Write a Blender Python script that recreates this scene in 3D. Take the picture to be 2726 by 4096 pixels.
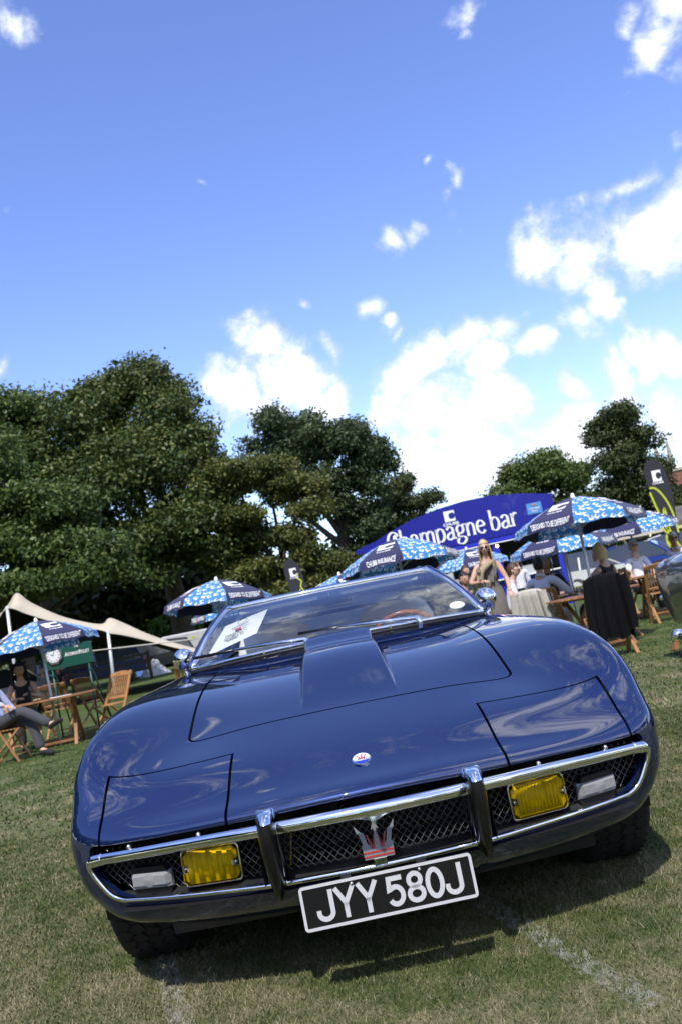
import bpy, bmesh, math, random
import numpy as np
from mathutils import Vector, Matrix, Quaternion
from mathutils.geometry import delaunay_2d_cdt
random.seed(7); RNG = np.random.default_rng(11)
for o in list(bpy.data.objects): bpy.data.objects.remove(o)
SC = bpy.context.scene; COL = SC.collection
R = math.radians; PI = math.pi

# ------------------------------------------------------------------ camera
cam = bpy.data.cameras.new('Camera'); cam_o = bpy.data.objects.new('Camera', cam); COL.objects.link(cam_o)
cam.sensor_fit = 'VERTICAL'; cam.sensor_height = 36.0; cam.lens = 36.0*3600/4096
cam.clip_start = 0.05; cam.clip_end = 3000
YAW, PITCH, ROLL = R(1.8), R(6.13), R(11.45)
_f = Vector((math.sin(YAW)*math.cos(PITCH), math.cos(YAW)*math.cos(PITCH), math.sin(PITCH)))
_r = Vector((math.cos(YAW), -math.sin(YAW), 0)); _u = _r.cross(_f)
_R = math.cos(ROLL)*_r - math.sin(ROLL)*_u; _U = math.cos(ROLL)*_u + math.sin(ROLL)*_r
M = Matrix((_R, _U, -_f)).transposed().to_4x4(); M.translation = (0, -2.3, 0.985)
cam_o.matrix_world = M
cam.dof.use_dof = True; cam.dof.focus_distance = 2.75; cam.dof.aperture_fstop = 6.3
SC.camera = cam_o

# ------------------------------------------------------------------ light
SUN_DIR = Vector((-0.10, -0.58, 0.81)).normalized()
SUN_EL = math.asin(SUN_DIR.z); SUN_AZ = math.atan2(SUN_DIR.x, SUN_DIR.y)
sun = bpy.data.lights.new('Sun', 'SUN'); sun.energy = 3.0; sun.angle = R(0.53); sun.color = (1.0, 0.955, 0.88)
sun_o = bpy.data.objects.new('Sun', sun); COL.objects.link(sun_o)
sun_o.rotation_euler = (-SUN_DIR).to_track_quat('-Z', 'Y').to_euler()
sun_o.location = (0, -10, 20)

# ------------------------------------------------------------------ sky
wd = bpy.data.worlds.new('World'); SC.world = wd; wd.use_nodes = True
def build_world():
    nt = wd.node_tree; nt.nodes.clear(); N = nt.nodes; L = nt.links
    def nd(t, **k):
        n = N.new(t)
        for a, b in k.items(): setattr(n, a, b)
        return n
    def math_(op, a, b=None, c=None, clamp=False):
        n = nd('ShaderNodeMath', operation=op); n.use_clamp = clamp
        for i, x in enumerate((a, b, c)):
            if x is None: continue
            if isinstance(x, (int, float)): n.inputs[i].default_value = x
            else: L.new(x, n.inputs[i])
        return n.outputs[0]
    sky = nd('ShaderNodeTexSky'); sky.sky_type = 'NISHITA'; sky.sun_disc = False
    sky.sun_elevation = SUN_EL; sky.sun_rotation = SUN_AZ
    sky.air_density = 1.0; sky.dust_density = 0.35; sky.ozone_density = 2.6; sky.altitude = 20
    tc = nd('ShaderNodeTexCoord'); D = tc.outputs['Generated']
    nrm = nd('ShaderNodeVectorMath', operation='NORMALIZE'); L.new(D, nrm.inputs[0]); D = nrm.outputs[0]
    sep = nd('ShaderNodeSeparateXYZ'); L.new(D, sep.inputs[0]); z = sep.outputs[2]
    # cloud layer coordinates: project the direction on a flat layer, compressed near the horizon
    zz = math_('MAXIMUM', z, 0.0); den = math_('ADD', zz, 0.35)
    div = nd('ShaderNodeVectorMath', operation='DIVIDE'); L.new(D, div.inputs[0])
    cmb = nd('ShaderNodeCombineXYZ'); L.new(den, cmb.inputs[0]); L.new(den, cmb.inputs[1]); L.new(den, cmb.inputs[2])
    L.new(cmb.outputs[0], div.inputs[1]); P = div.outputs[0]
    def noise(vec, scale, detail, rough, dist=0.0):
        n = nd('ShaderNodeTexNoise'); n.inputs['Scale'].default_value = scale; n.inputs['Detail'].default_value = detail
        n.inputs['Roughness'].default_value = rough; n.inputs['Distortion'].default_value = dist
        L.new(vec, n.inputs['Vector']); return n.outputs['Fac']
    warp = nd('ShaderNodeTexNoise'); warp.inputs['Scale'].default_value = 6.0; warp.inputs['Detail'].default_value = 4; L.new(D, warp.inputs['Vector'])
    wsub = nd('ShaderNodeVectorMath', operation='SUBTRACT'); L.new(warp.outputs['Color'], wsub.inputs[0]); wsub.inputs[1].default_value = (.5, .5, .5)
    wsc = nd('ShaderNodeVectorMath', operation='SCALE'); L.new(wsub.outputs[0], wsc.inputs[0]); wsc.inputs['Scale'].default_value = 0.13
    wad = nd('ShaderNodeVectorMath', operation='ADD'); L.new(D, wad.inputs[0]); L.new(wsc.outputs[0], wad.inputs[1]); DW = wad.outputs[0]
    # cumulus masses: (direction, half-angle radius, strength)
    total = None
    for (dx, dy, dz, rad, st) in CLOUDS:
        v = Vector((dx, dy, dz)).normalized()
        sub = nd('ShaderNodeVectorMath', operation='DISTANCE'); L.new(DW, sub.inputs[0]); sub.inputs[1].default_value = v
        m = nd('ShaderNodeMapRange'); m.interpolation_type = 'LINEAR'
        L.new(sub.outputs['Value'], m.inputs['Value']); m.inputs['From Min'].default_value = rad*1.62; m.inputs['From Max'].default_value = rad*0.15
        m.inputs['To Min'].default_value = 0; m.inputs['To Max'].default_value = st
        total = m.outputs[0] if total is None else math_('MAXIMUM', total, m.outputs[0])
    # scattered fair-weather cloud over the rest of the sky
    big = noise(P, 1.15, 3, 0.5); mid = noise(P, 3.4, 6, 0.6, 0.4)
    gen = math_('MULTIPLY', math_('SUBTRACT', math_('ADD', math_('MULTIPLY', big, 0.75), math_('MULTIPLY', mid, 0.45)), 0.520), 6.0, clamp=True)
    # only where the photograph's half of the sky does not already hold its own clouds
    ymask = nd('ShaderNodeMapRange'); L.new(sep.outputs[1], ymask.inputs['Value']); ymask.inputs['From Min'].default_value = 0.80; ymask.inputs['From Max'].default_value = 0.62
    gen = math_('MULTIPLY', gen, ymask.outputs[0])
    total = math_('MAXIMUM', total, math_('MULTIPLY', gen, 0.85))
    det = noise(D, 13.0, 9, 0.66, 0.25); det2 = noise(D, 42.0, 6, 0.65, 0.2)
    dens = math_('ADD', total, math_('ADD', math_('MULTIPLY', math_('SUBTRACT', det, 0.5), 1.75), math_('MULTIPLY', math_('SUBTRACT', det2, 0.5), 0.55)))
    mr = nd('ShaderNodeMapRange'); mr.interpolation_type = 'SMOOTHSTEP'; L.new(dens, mr.inputs['Value'])
    mr.inputs['From Min'].default_value = 0.32; mr.inputs['From Max'].default_value = 0.92
    alpha = math_('MULTIPLY', mr.outputs[0], math_('MULTIPLY', math_('MINIMUM', math_('MULTIPLY', total, 6.0), 1.0), 1.0))
    # horizon veil
    hz = nd('ShaderNodeMapRange'); L.new(z, hz.inputs['Value']); hz.inputs['From Min'].default_value = 0.30; hz.inputs['From Max'].default_value = -0.02
    hz.inputs['To Min'].default_value = 0; hz.inputs['To Max'].default_value = 0.15
    sh = noise(D, 5.0, 4, 0.6)
    cr = nd('ShaderNodeValToRGB'); L.new(math_('ADD', math_('MULTIPLY', dens, 0.35), math_('MULTIPLY', sh, 0.45)), cr.inputs[0])
    cr.color_ramp.elements[0].position = 0.40; cr.color_ramp.elements[0].color = (0.36, 0.40, 0.48, 1)
    cr.color_ramp.elements[1].position = 0.80; cr.color_ramp.elements[1].color = (1.0, 1.0, 1.0, 1)
    hs = nd('ShaderNodeHueSaturation'); hs.inputs['Hue'].default_value = 0.519; hs.inputs['Saturation'].default_value = 1.12; hs.inputs['Value'].default_value = 1.08
    L.new(sky.outputs[0], hs.inputs['Color'])
    csc = nd('ShaderNodeVectorMath', operation='SCALE'); L.new(cr.outputs[0], csc.inputs[0]); csc.inputs['Scale'].default_value = CLOUD_GAIN
    mix1 = nd('ShaderNodeMix', data_type='RGBA'); L.new(hz.outputs[0], mix1.inputs['Factor']); L.new(hs.outputs[0], mix1.inputs['A'])
    mix1.inputs['B'].default_value = (3.8, 4.5, 5.8, 1)
    mix2 = nd('ShaderNodeMix', data_type='RGBA'); L.new(alpha, mix2.inputs['Factor']); L.new(mix1.outputs['Result'], mix2.inputs['A']); L.new(csc.outputs[0], mix2.inputs['B'])
    bg = nd('ShaderNodeBackground'); bg.inputs['Strength'].default_value = SKY_STRENGTH; L.new(mix2.outputs['Result'], bg.inputs['Color'])
    out = nd('ShaderNodeOutputWorld'); L.new(bg.outputs[0], out.inputs['Surface'])
SKY_STRENGTH = 0.15; CLOUD_GAIN = 8.6
CLOUDS = [
 (-0.0185,0.9517,0.3065,0.0335,1.00), (-0.0095,0.9626,0.2709,0.0521,1.00), (-0.0598,0.9649,0.2558,0.0429,1.00), (0.0240,0.9697,0.2433,0.0308,1.00), (0.0468,0.9569,0.2867,0.0184,0.90), (-0.0884,0.9607,0.2633,0.0244,0.85), (-0.0278,0.9712,0.2368,0.0431,1.00), (-0.1007,0.9544,0.2811,0.0151,0.80), (0.1907,0.9464,0.2606,0.0277,1.00), (0.1601,0.9571,0.2414,0.0330,1.00), (0.1262,0.9668,0.2222,0.0357,1.00), (0.2253,0.9390,0.2598,0.0225,0.95), (0.2560,0.9275,0.2723,0.0149,0.85), (0.2700,0.9350,0.2300,0.0248,1.00), (0.3084,0.9224,0.2324,0.0271,1.00), (0.3410,0.9094,0.2382,0.0219,1.00), (0.3577,0.9029,0.2382,0.0121,0.85), (0.2164,0.9506,0.2227,0.0327,1.00), (0.0981,0.9735,0.2065,0.0231,0.90), (0.1549,0.9708,0.1832,0.0485,1.00), (0.2220,0.9586,0.1784,0.0379,1.00), (0.2790,0.9442,0.1749,0.0274,1.00), (0.3295,0.9274,0.1772,0.0271,1.00), (0.3686,0.9117,0.1816,0.0266,1.00), (0.3962,0.9002,0.1810,0.0239,1.00), (0.1859,0.9740,0.1293,0.0562,1.00), (0.2659,0.9553,0.1296,0.0477,1.00), (0.3299,0.9343,0.1348,0.0369,1.00), (0.3789,0.9144,0.1423,0.0339,1.00), (0.1250,0.9838,0.1289,0.0411,1.00), (0.2781,0.8993,0.3376,0.0367,1.00), (0.3096,0.8906,0.3331,0.0430,1.00), (0.3428,0.8872,0.3087,0.0494,1.00), (0.3796,0.8730,0.3062,0.0486,1.00), (0.4088,0.8584,0.3099,0.0448,1.00), (0.3746,0.8590,0.3490,0.0225,0.90), (0.3474,0.8694,0.3513,0.0195,0.90), (0.2623,0.9059,0.3325,0.0236,0.90), (0.3244,0.8987,0.2952,0.0300,0.90), (0.3419,0.9022,0.2629,0.0233,0.85), (0.3852,0.8814,0.2736,0.0358,1.00), (0.4092,0.8463,0.3412,0.0221,0.80), (0.4024,0.7942,0.4553,0.0307,1.00), (0.3824,0.7888,0.4812,0.0212,0.90), (0.4227,0.7723,0.4743,0.0323,1.00), (0.4159,0.8038,0.4255,0.0167,0.90), (0.3757,0.8236,0.4248,0.0122,0.75), (0.2481,0.8047,0.5394,0.0192,0.85), (0.2345,0.8192,0.5234,0.0122,0.80), (0.2682,0.8044,0.5301,0.0096,0.70), (0.1259,0.9210,0.3686,0.0160,0.80), (0.1478,0.9168,0.3710,0.0159,0.75), (0.1674,0.9176,0.3604,0.0093,0.65), (0.1924,0.9031,0.3840,0.0144,0.80), (0.2095,0.8951,0.3936,0.0143,0.75), (0.1865,0.8914,0.4130,0.0091,0.60), (0.0958,0.9458,0.3104,0.0163,0.80), (0.1178,0.9481,0.2954,0.0152,0.80), (0.1318,0.9503,0.2820,0.0101,0.70), (0.0473,0.9427,0.3303,0.0128,0.70), (-0.1752,0.7811,0.5993,0.0255,0.90), (-0.1926,0.7855,0.5881,0.0140,0.80), (-0.1373,0.7971,0.5881,0.0106,0.70), (-0.1581,0.7901,0.5923,0.0105,0.70), (-0.2774,0.9071,0.3167,0.0154,0.80), (-0.0587,0.8889,0.4543,0.0090,0.60), (-0.2171,0.8560,0.4691,0.0099,0.55), (0.4031,0.8335,0.3778,0.0110,0.65), (0.2638,0.8770,0.4015,0.0090,0.55), 
]
build_world()
SC.view_settings.view_transform = 'Standard'; SC.view_settings.look = 'None'
SC.view_settings.exposure = 0.8; SC.view_settings.gamma = 1.0; SC.view_settings.use_curve_mapping = False
SC.render.engine = 'CYCLES'; SC.cycles.use_denoising = True
try: SC.cycles.denoiser = 'OPENIMAGEDENOISE'
except Exception: pass
SC.cycles.max_bounces = 8; SC.cycles.transparent_max_bounces = 24; SC.cycles.glossy_bounces = 4; SC.cycles.transmission_bounces = 6
SC.cycles.sample_clamp_indirect = 6.0; SC.cycles.caustics_reflective = False; SC.cycles.caustics_refractive = False

# ------------------------------------------------------------------ helpers
class MB:
    """collects geometry that becomes ONE mesh object"""
    def __init__(s): s.v = []; s.f = []; s.sm = []; s.uv = None
    def add(s, vs, fs, smooth=False):
        b = len(s.v); s.v += [tuple(p) for p in vs]
        for q in fs: s.f.append(tuple(b+i for i in q)); s.sm.append(smooth)
        return b
    def box(s, c, d, rot=None, bevel=0.0):
        x, y, z = d[0]/2, d[1]/2, d[2]/2
        if bevel > 0:
            b = min(bevel, x*.45, y*.45, z*.45); vs = []; fs = []
            # chamfered box: 24 verts
            idx = {}
            for sx in (-1, 1):
                for sy in (-1, 1):
                    for sz in (-1, 1):
                        for a in range(3):
                            p = [sx*(x-b), sy*(y-b), sz*(z-b)]; full = (x, y, z); sg = (sx, sy, sz); p[a] = sg[a]*full[a]
                            idx[sx, sy, sz, a] = len(vs); vs.append(p)
            for a in range(3):
                o1, o2 = [(1, 2), (2, 0), (0, 1)][a]
                for sg in (-1, 1):
                    q = []
                    for (i, j) in ((-1, -1), (1, -1), (1, 1), (-1, 1)):
                        t = [0, 0, 0]; t[a] = sg; t[o1] = i; t[o2] = j; q.append(idx[t[0], t[1], t[2], a])
                    fs.append(q if sg > 0 else q[::-1])
            for a in range(3):
                o1, o2 = [(1, 2), (2, 0), (0, 1)][a]
                for i in (-1, 1):
                    for j in (-1, 1):
                        t0 = [0]*3; t1 = [0]*3; t0[a] = -1; t1[a] = 1
                        for t in (t0, t1): t[o1] = i; t[o2] = j
                        q = [idx[(*t0, o1)], idx[(*t1, o1)], idx[(*t1, o2)], idx[(*t0, o2)]]
                        fs.append(q if i*j < 0 else q[::-1])
            for sx in (-1, 1):
                for sy in (-1, 1):
                    for sz in (-1, 1):
                        q = [idx[sx, sy, sz, k] for k in range(3)]
                        fs.append(q if sx*sy*sz > 0 else q[::-1])
        else:
            vs = [(-x, -y, -z), (x, -y, -z), (x, y, -z), (-x, y, -z), (-x, -y, z), (x, -y, z), (x, y, z), (-x, y, z)]
            fs = [(0, 3, 2, 1), (4, 5, 6, 7), (0, 1, 5, 4), (1, 2, 6, 5), (2, 3, 7, 6), (3, 0, 4, 7)]
        c = Vector(c)
        if rot is not None:
            if not isinstance(rot, (Matrix, Quaternion)): rot = Matrix.Rotation(rot, 3, 'Z')
            vs = [c + (rot @ Vector(p)) for p in vs]
        else: vs = [c + Vector(p) for p in vs]
        s.add(vs, fs); return s
    def bar(s, a, b, w, h, up=(0, 0, 1), bevel=0.0):
        a, b = Vector(a), Vector(b); d = (b-a); ln = d.length; d.normalize(); up = Vector(up)
        x = d.cross(up)
        if x.length < 1e-4: x = d.cross(Vector((1, 0, 0)))
        x.normalize(); zz = x.cross(d)
        m = Matrix((x, d, zz)).transposed()
        return s.box((a+b)/2, (w, ln, h), m, bevel)
    def tube(s, pts, rad, n=8, cap=True, flat=1.0, smooth=True, closed=False):
        pts = [Vector(p) for p in pts]; m = len(pts)
        if not hasattr(rad, '__len__'): rad = [rad]*m
        vs = []; fs = []; prev = None
        for i, p in enumerate(pts):
            if closed: t = pts[(i+1) % m]-pts[i-1]
            else: t = pts[min(i+1, m-1)]-pts[max(i-1, 0)]
            t.normalize()
            if prev is None:
                a = t.cross(Vector((0, 0, 1)))
                if a.length < .05: a = t.cross(Vector((0, 1, 0)))
            else: a = prev - t*prev.dot(t)
            a.normalize(); b = t.cross(a); prev = a
            for k in range(n):
                th = 2*PI*k/n; vs.append(p + (a*math.cos(th) + b*math.sin(th)*flat)*rad[i])
        rng = m if closed else m-1
        for i in range(rng):
            for k in range(n):
                j = (i+1) % m
                fs.append((i*n+k, i*n+(k+1) % n, j*n+(k+1) % n, j*n+k))
        if cap and not closed:
            fs.append(tuple(range(n))[::-1]); fs.append(tuple((m-1)*n+k for k in range(n)))
        s.add(vs, fs, smooth); return s
    def lathe(s, prof, n=16, c=(0, 0, 0), rot=None, smooth=True, arc=(0, 2*PI)):
        vs = []; fs = []; full = abs(arc[1]-arc[0]-2*PI) < 1e-6; nn = n if full else n+1
        c = Vector(c)
        for (r, z) in prof:
            for k in range(nn):
                th = arc[0]+(arc[1]-arc[0])*k/n; p = Vector((r*math.cos(th), r*math.sin(th), z))
                if rot is not None: p = rot @ p
                vs.append(c+p)
        for i in range(len(prof)-1):
            for k in range(n):
                k2 = (k+1) % nn
                fs.append((i*nn+k, i*nn+k2, (i+1)*nn+k2, (i+1)*nn+k))
        s.add(vs, fs, smooth); return s
    def ball(s, c, r, n=12, m=8, rot=None):
        r = (r, r, r) if not hasattr(r, '__len__') else r; c = Vector(c); vs = []; fs = []
        for i in range(m+1):
            ph = PI*i/m
            for k in range(n):
                th = 2*PI*k/n; p = Vector((r[0]*math.sin(ph)*math.cos(th), r[1]*math.sin(ph)*math.sin(th), r[2]*math.cos(ph)))
                if rot is not None: p = rot @ p
                vs.append(c+p)
        for i in range(m):
            for k in range(n): fs.append((i*n+k, (i+1)*n+k, (i+1)*n+(k+1) % n, i*n+(k+1) % n))
        s.add(vs, fs, True); return s
    def grid(s, rows, smooth=True, close_u=False):
        nr = len(rows); nc = len(rows[0]); vs = [p for r in rows for p in r]; fs = []
        for i in range(nr-1):
            for j in range(nc if close_u else nc-1):
                j2 = (j+1) % nc
                fs.append((i*nc+j, i*nc+j2, (i+1)*nc+j2, (i+1)*nc+j))
        s.add(vs, fs, smooth); return s
    def prism(s, poly, a, b, frame=None):
        """extrude 2D polygon (list of (x,y)) between depth a and b; frame = (origin, X, Y, Z) vectors"""
        O, X, Y, Z = frame if frame else (Vector(), Vector((1, 0, 0)), Vector((0, 1, 0)), Vector((0, 0, 1)))
        O, X, Y, Z = Vector(O), Vector(X), Vector(Y), Vector(Z); n = len(poly)
        from mathutils.geometry import tessellate_polygon
        tri = tessellate_polygon([[Vector((p[0], p[1], 0)) for p in poly]])
        vs = [O+X*p[0]+Y*p[1]+Z*a for p in poly]+[O+X*p[0]+Y*p[1]+Z*b for p in poly]
        fs = [tuple(t)[::-1] for t in tri]+[tuple(i+n for i in t) for t in tri]
        fs += [(i, (i+1) % n, (i+1) % n+n, i+n) for i in range(n)]
        s.add(vs, fs); return s
    def mesh(s, name):
        me = bpy.data.meshes.new(name); me.from_pydata(s.v, [], s.f)
        if any(s.sm): me.polygons.foreach_set('use_smooth', s.sm)
        me.update(); return me
    def build(s, name, mat, parent=None):
        return link(name, s.mesh(name), mat, parent)
def link(name, me, mat=None, parent=None):
    if mat is not None and len(me.materials) == 0:
        for m in (mat if isinstance(mat, (list, tuple)) else [mat]): me.materials.append(m)
    o = bpy.data.objects.new(name, me); COL.objects.link(o)
    if parent is not None: o.parent = parent
    return o
def tag(o, label=None, cat=None, group=None, kind=None):
    if label: o['label'] = label
    if cat: o['category'] = cat
    if group: o['group'] = group
    if kind: o['kind'] = kind
    return o
def thing(name, label, cat, loc=(0, 0, 0), rz=0.0, group=None, scale=1.0):
    o = bpy.data.objects.new(name, None); o.empty_display_size = .2; COL.objects.link(o)
    o.location = loc; o.rotation_euler = (0, 0, rz); o.scale = (scale,)*3
    return tag(o, label, cat, group)
def copy_tree(o, parent=None, label=None):
    c = o.copy(); COL.objects.link(c); c.parent = parent
    if label: c['label'] = label
    for ch in list(o.children): copy_tree(ch, c)
    return c
def part(name, me, parent, loc=(0, 0, 0), rot=(0, 0, 0), scale=(1, 1, 1)):
    o = bpy.data.objects.new(name, me); COL.objects.link(o); o.parent = parent
    o.location = loc; o.rotation_euler = rot; o.scale = scale; return o

def terr(x, y):
    """lie of the lawn: flat round the car, falling a little beyond it"""
    y = np.asarray(y, float); a = np.clip((y-3.6)/6.6, 0, 1)
    return -0.17*a*a*(3-2*a)+0*np.asarray(x, float)
def tz(x, y): return float(terr(x, y))

# ------------------------------------------------------------------ materials
MATS = {}
def mat(name, col=(.5, .5, .5), rough=.5, metal=0.0, spec=.5, coat=0.0, var=0.0, vscale=20.0, bump=0.0, bscale=60.0, bdist=.002, trans=0.0, emis=None, estr=0.0, ior=1.45, sheen=0.0, col2=None, subs=0.0, coatrough=.02, alpha=1.0):
    m = bpy.data.materials.new(name); m.use_nodes = True; nt = m.node_tree; b = nt.nodes['Principled BSDF']; L = nt.links
    b.inputs['Base Color'].default_value = (*col, 1); b.inputs['Roughness'].default_value = rough; b.inputs['Metallic'].default_value = metal
    b.inputs['Specular IOR Level'].default_value = spec; b.inputs['Coat Weight'].default_value = coat; b.inputs['Coat Roughness'].default_value = coatrough
    b.inputs['Transmission Weight'].default_value = trans; b.inputs['IOR'].default_value = ior; b.inputs['Sheen Weight'].default_value = sheen
    b.inputs['Alpha'].default_value = alpha
    if subs: b.inputs['Subsurface Weight'].default_value = subs; b.inputs['Subsurface Radius'].default_value = (.02, .008, .004)
    if emis: b.inputs['Emission Color'].default_value = (*emis, 1); b.inputs['Emission Strength'].default_value = estr
    if var or col2 or bump:
        tc = nt.nodes.new('ShaderNodeTexCoord')
    if var or col2:
        n = nt.nodes.new('ShaderNodeTexNoise'); n.inputs['Scale'].default_value = vscale; n.inputs['Detail'].default_value = 5; L.new(tc.outputs['Object'], n.inputs['Vector'])
        mx = nt.nodes.new('ShaderNodeMix'); mx.data_type = 'RGBA'; mr = nt.nodes.new('ShaderNodeMapRange'); mr.inputs['From Min'].default_value = .3; mr.inputs['From Max'].default_value = .7
        L.new(n.outputs['Fac'], mr.inputs['Value']); L.new(mr.outputs[0], mx.inputs['Factor'])
        c2 = col2 if col2 else tuple(min(1, c*(1+var)) for c in col); c1 = col if col2 else tuple(c*(1-var) for c in col)
        mx.inputs['A'].default_value = (*c1, 1); mx.inputs['B'].default_value = (*c2, 1); L.new(mx.outputs['Result'], b.inputs['Base Color'])
    if bump:
        n = nt.nodes.new('ShaderNodeTexNoise'); n.inputs['Scale'].default_value = bscale; n.inputs['Detail'].default_value = 4; L.new(tc.outputs['Object'], n.inputs['Vector'])
        bp = nt.nodes.new('ShaderNodeBump'); bp.inputs['Strength'].default_value = bump; bp.inputs['Distance'].default_value = bdist; L.new(n.outputs['Fac'], bp.inputs['Height']); L.new(bp.outputs[0], b.inputs['Normal'])
    MATS[name] = m; return m
def paint_mat():
    m = mat('blue_metallic_paint', (.018, .05, .21), rough=.40, metal=.6, coat=1.0, coatrough=.010, spec=.0)
    nt = m.node_tree; b = nt.nodes['Principled BSDF']; L = nt.links
    tc = nt.nodes.new('ShaderNodeTexCoord'); n = nt.nodes.new('ShaderNodeTexVoronoi'); n.inputs['Scale'].default_value = 900
    L.new(tc.outputs['Object'], n.inputs['Vector'])
    hs = nt.nodes.new('ShaderNodeMix'); hs.data_type = 'RGBA'; hs.inputs['A'].default_value = (.0075, .017, .072, 1); hs.inputs['B'].default_value = (.013, .029, .118, 1)
    b.inputs['Coat IOR'].default_value = 2.0; b.inputs['Specular Tint'].default_value = (.05, .08, .22, 1)
    L.new(n.outputs['Color'], hs.inputs['Factor']); L.new(hs.outputs['Result'], b.inputs['Base Color'])
    return m
def glass_mat(name, tint=(.93, .97, .96), refl=1.0, ior=1.5):
    m = bpy.data.materials.new(name); m.use_nodes = True; nt = m.node_tree; nt.nodes.clear(); L = nt.links
    o = nt.nodes.new('ShaderNodeOutputMaterial'); mx = nt.nodes.new('ShaderNodeMixShader'); t = nt.nodes.new('ShaderNodeBsdfTransparent'); g = nt.nodes.new('ShaderNodeBsdfGlossy')
    f = nt.nodes.new('ShaderNodeFresnel'); f.inputs['IOR'].default_value = ior
    t.inputs[0].default_value = (*tint, 1); g.inputs['Roughness'].default_value = .0
    ml = nt.nodes.new('ShaderNodeMath'); ml.operation = 'MULTIPLY'; ml.inputs[1].default_value = refl; ml.use_clamp = True
    L.new(f.outputs[0], ml.inputs[0]); L.new(ml.outputs[0], mx.inputs[0]); L.new(t.outputs[0], mx.inputs[1]); L.new(g.outputs[0], mx.inputs[2]); L.new(mx.outputs[0], o.inputs[0])
    MATS[name] = m; return m
PAINT = paint_mat()
CHROME = mat('chrome', (.86, .87, .88), rough=.035, metal=1.0)
RUBBER = mat('black_rubber', (.006, .006, .007), rough=.25, spec=.6, bump=.05)
TYRE = mat('tyre_rubber', (.022, .022, .023), rough=.75, var=.3, vscale=12, bump=.35, bscale=30, bdist=.004)
BLACK = mat('black_paint', (.012, .012, .014), rough=.45)
DARKMETAL = mat('dark_metal', (.05, .052, .055), rough=.42, metal=.6, var=.4, vscale=14)
WIREMETAL = mat('grille_wire', (.16, .16, .16), rough=.35, metal=.9)
EMBLEM = mat('emblem_alloy', (.20, .205, .21), rough=.45, metal=.7)
ALU = mat('brushed_aluminium', (.52, .53, .55), rough=.33, metal=.9)
AMBER = None
AMBER2 = mat('lamp_reflector', (1.0, .97, .85), rough=.4, metal=.0, var=.2, vscale=25)
CLEARLENS = mat('clear_lens', (.27, .28, .29), rough=.2, trans=.15, coat=.5, bump=.5, bscale=120, bdist=.004)
WHITEPAINT = mat('white_paint', (.78, .78, .76), rough=.4)
SILVER = mat('plate_silver', (.62, .63, .65), rough=.4, metal=.25)
PLATEBLACK = mat('plate_black', (.01, .01, .011), rough=.2, coat=.3)
REDENAMEL = mat('red_enamel', (.34, .02, .012), rough=.3, coat=.5)
GLASS = glass_mat('windscreen_glass', refl=2.6); AMBER = glass_mat('yellow_glass', (1.0, .80, .06), 0.8)
SIDEGLASS = glass_mat('side_glass')
LEATHER = mat('cream_leather', (.80, .77, .70), rough=.5, var=.12, vscale=6, bump=.1, bscale=200)
CARPETM = mat('dark_trim', (.03, .032, .04), rough=.8)
HEADLINER = mat('pale_headliner', (.85, .86, .85), rough=.9)
WOODRIM = mat('wood_rim', (.28, .10, .03), rough=.25, coat=.6, var=.3, vscale=18)
TEAK = mat('teak_wood', (.24, .11, .042), rough=.5, var=.35, vscale=9, bump=.15, bscale=40)
TEAK2 = mat('pale_teak_wood', (.33, .165, .062), rough=.5, var=.3, vscale=9, bump=.15, bscale=40)
PAPER = mat('white_paper', (.82, .82, .80), rough=.7)
INK = mat('black_ink', (.03, .03, .035), rough=.7)
REDINK = mat('red_ink', (.5, .04, .04), rough=.7)
BLUEENAMEL = mat('blue_enamel', (.01, .03, .32), rough=.2, coat=.8)
# ------------------------------------------------------------------ lettering helpers
def ribbon(mb, pts, width, frame, depth=(0, .002), closed=False):
    """flat stroke along 2D points with real thickness; width is a number or function(direction angle, t)"""
    O, X, Y, Z = [Vector(q) for q in frame]; P = [Vector((p[0], p[1])) for p in pts]; n = len(P); Lft = []; Rgt = []
    for i in range(n):
        a = P[i-1] if (closed or i > 0) else P[i]; b = P[(i+1) % n] if (closed or i < n-1) else P[i]
        d1 = (P[i]-a); d2 = (b-P[i]); d = Vector((0, 0))
        for q in (d1, d2):
            if q.length > 1e-9: d += q.normalized()
        if d.length < 1e-9: d = d1
        d.normalize(); nn = Vector((-d.y, d.x)); k = 1.0
        if d1.length > 1e-9: k = 1/max(.5, abs(nn.dot(Vector((-d1.y, d1.x)).normalized())))
        w = width(math.atan2(d.y, d.x), i/(n-1)) if callable(width) else width
        Lft.append(P[i]+nn*w/2*k); Rgt.append(P[i]-nn*w/2*k)
    vs = []
    for z in depth:
        for q in Lft+Rgt: vs.append(O+X*q.x+Y*q.y+Z*z)
    fs = []; m = 2*n
    for i in range(n if closed else n-1):
        j = (i+1) % n
        fs += [(m+n+i, m+n+j, m+j, m+i), (i, j, n+j, n+i), (i, m+i, m+j, j), (n+i, n+j, m+n+j, m+n+i)]
    if not closed: fs += [(0, n, m+n, m), (n-1, m+n-1, m+2*n-1, 2*n-1)]
    mb.add(vs, fs)
def arc(cx, cy, rx, ry, a0, a1, n=14):
    return [(cx+rx*math.cos(R(a0+(a1-a0)*i/n)), cy+ry*math.sin(R(a0+(a1-a0)*i/n))) for i in range(n+1)]
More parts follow.
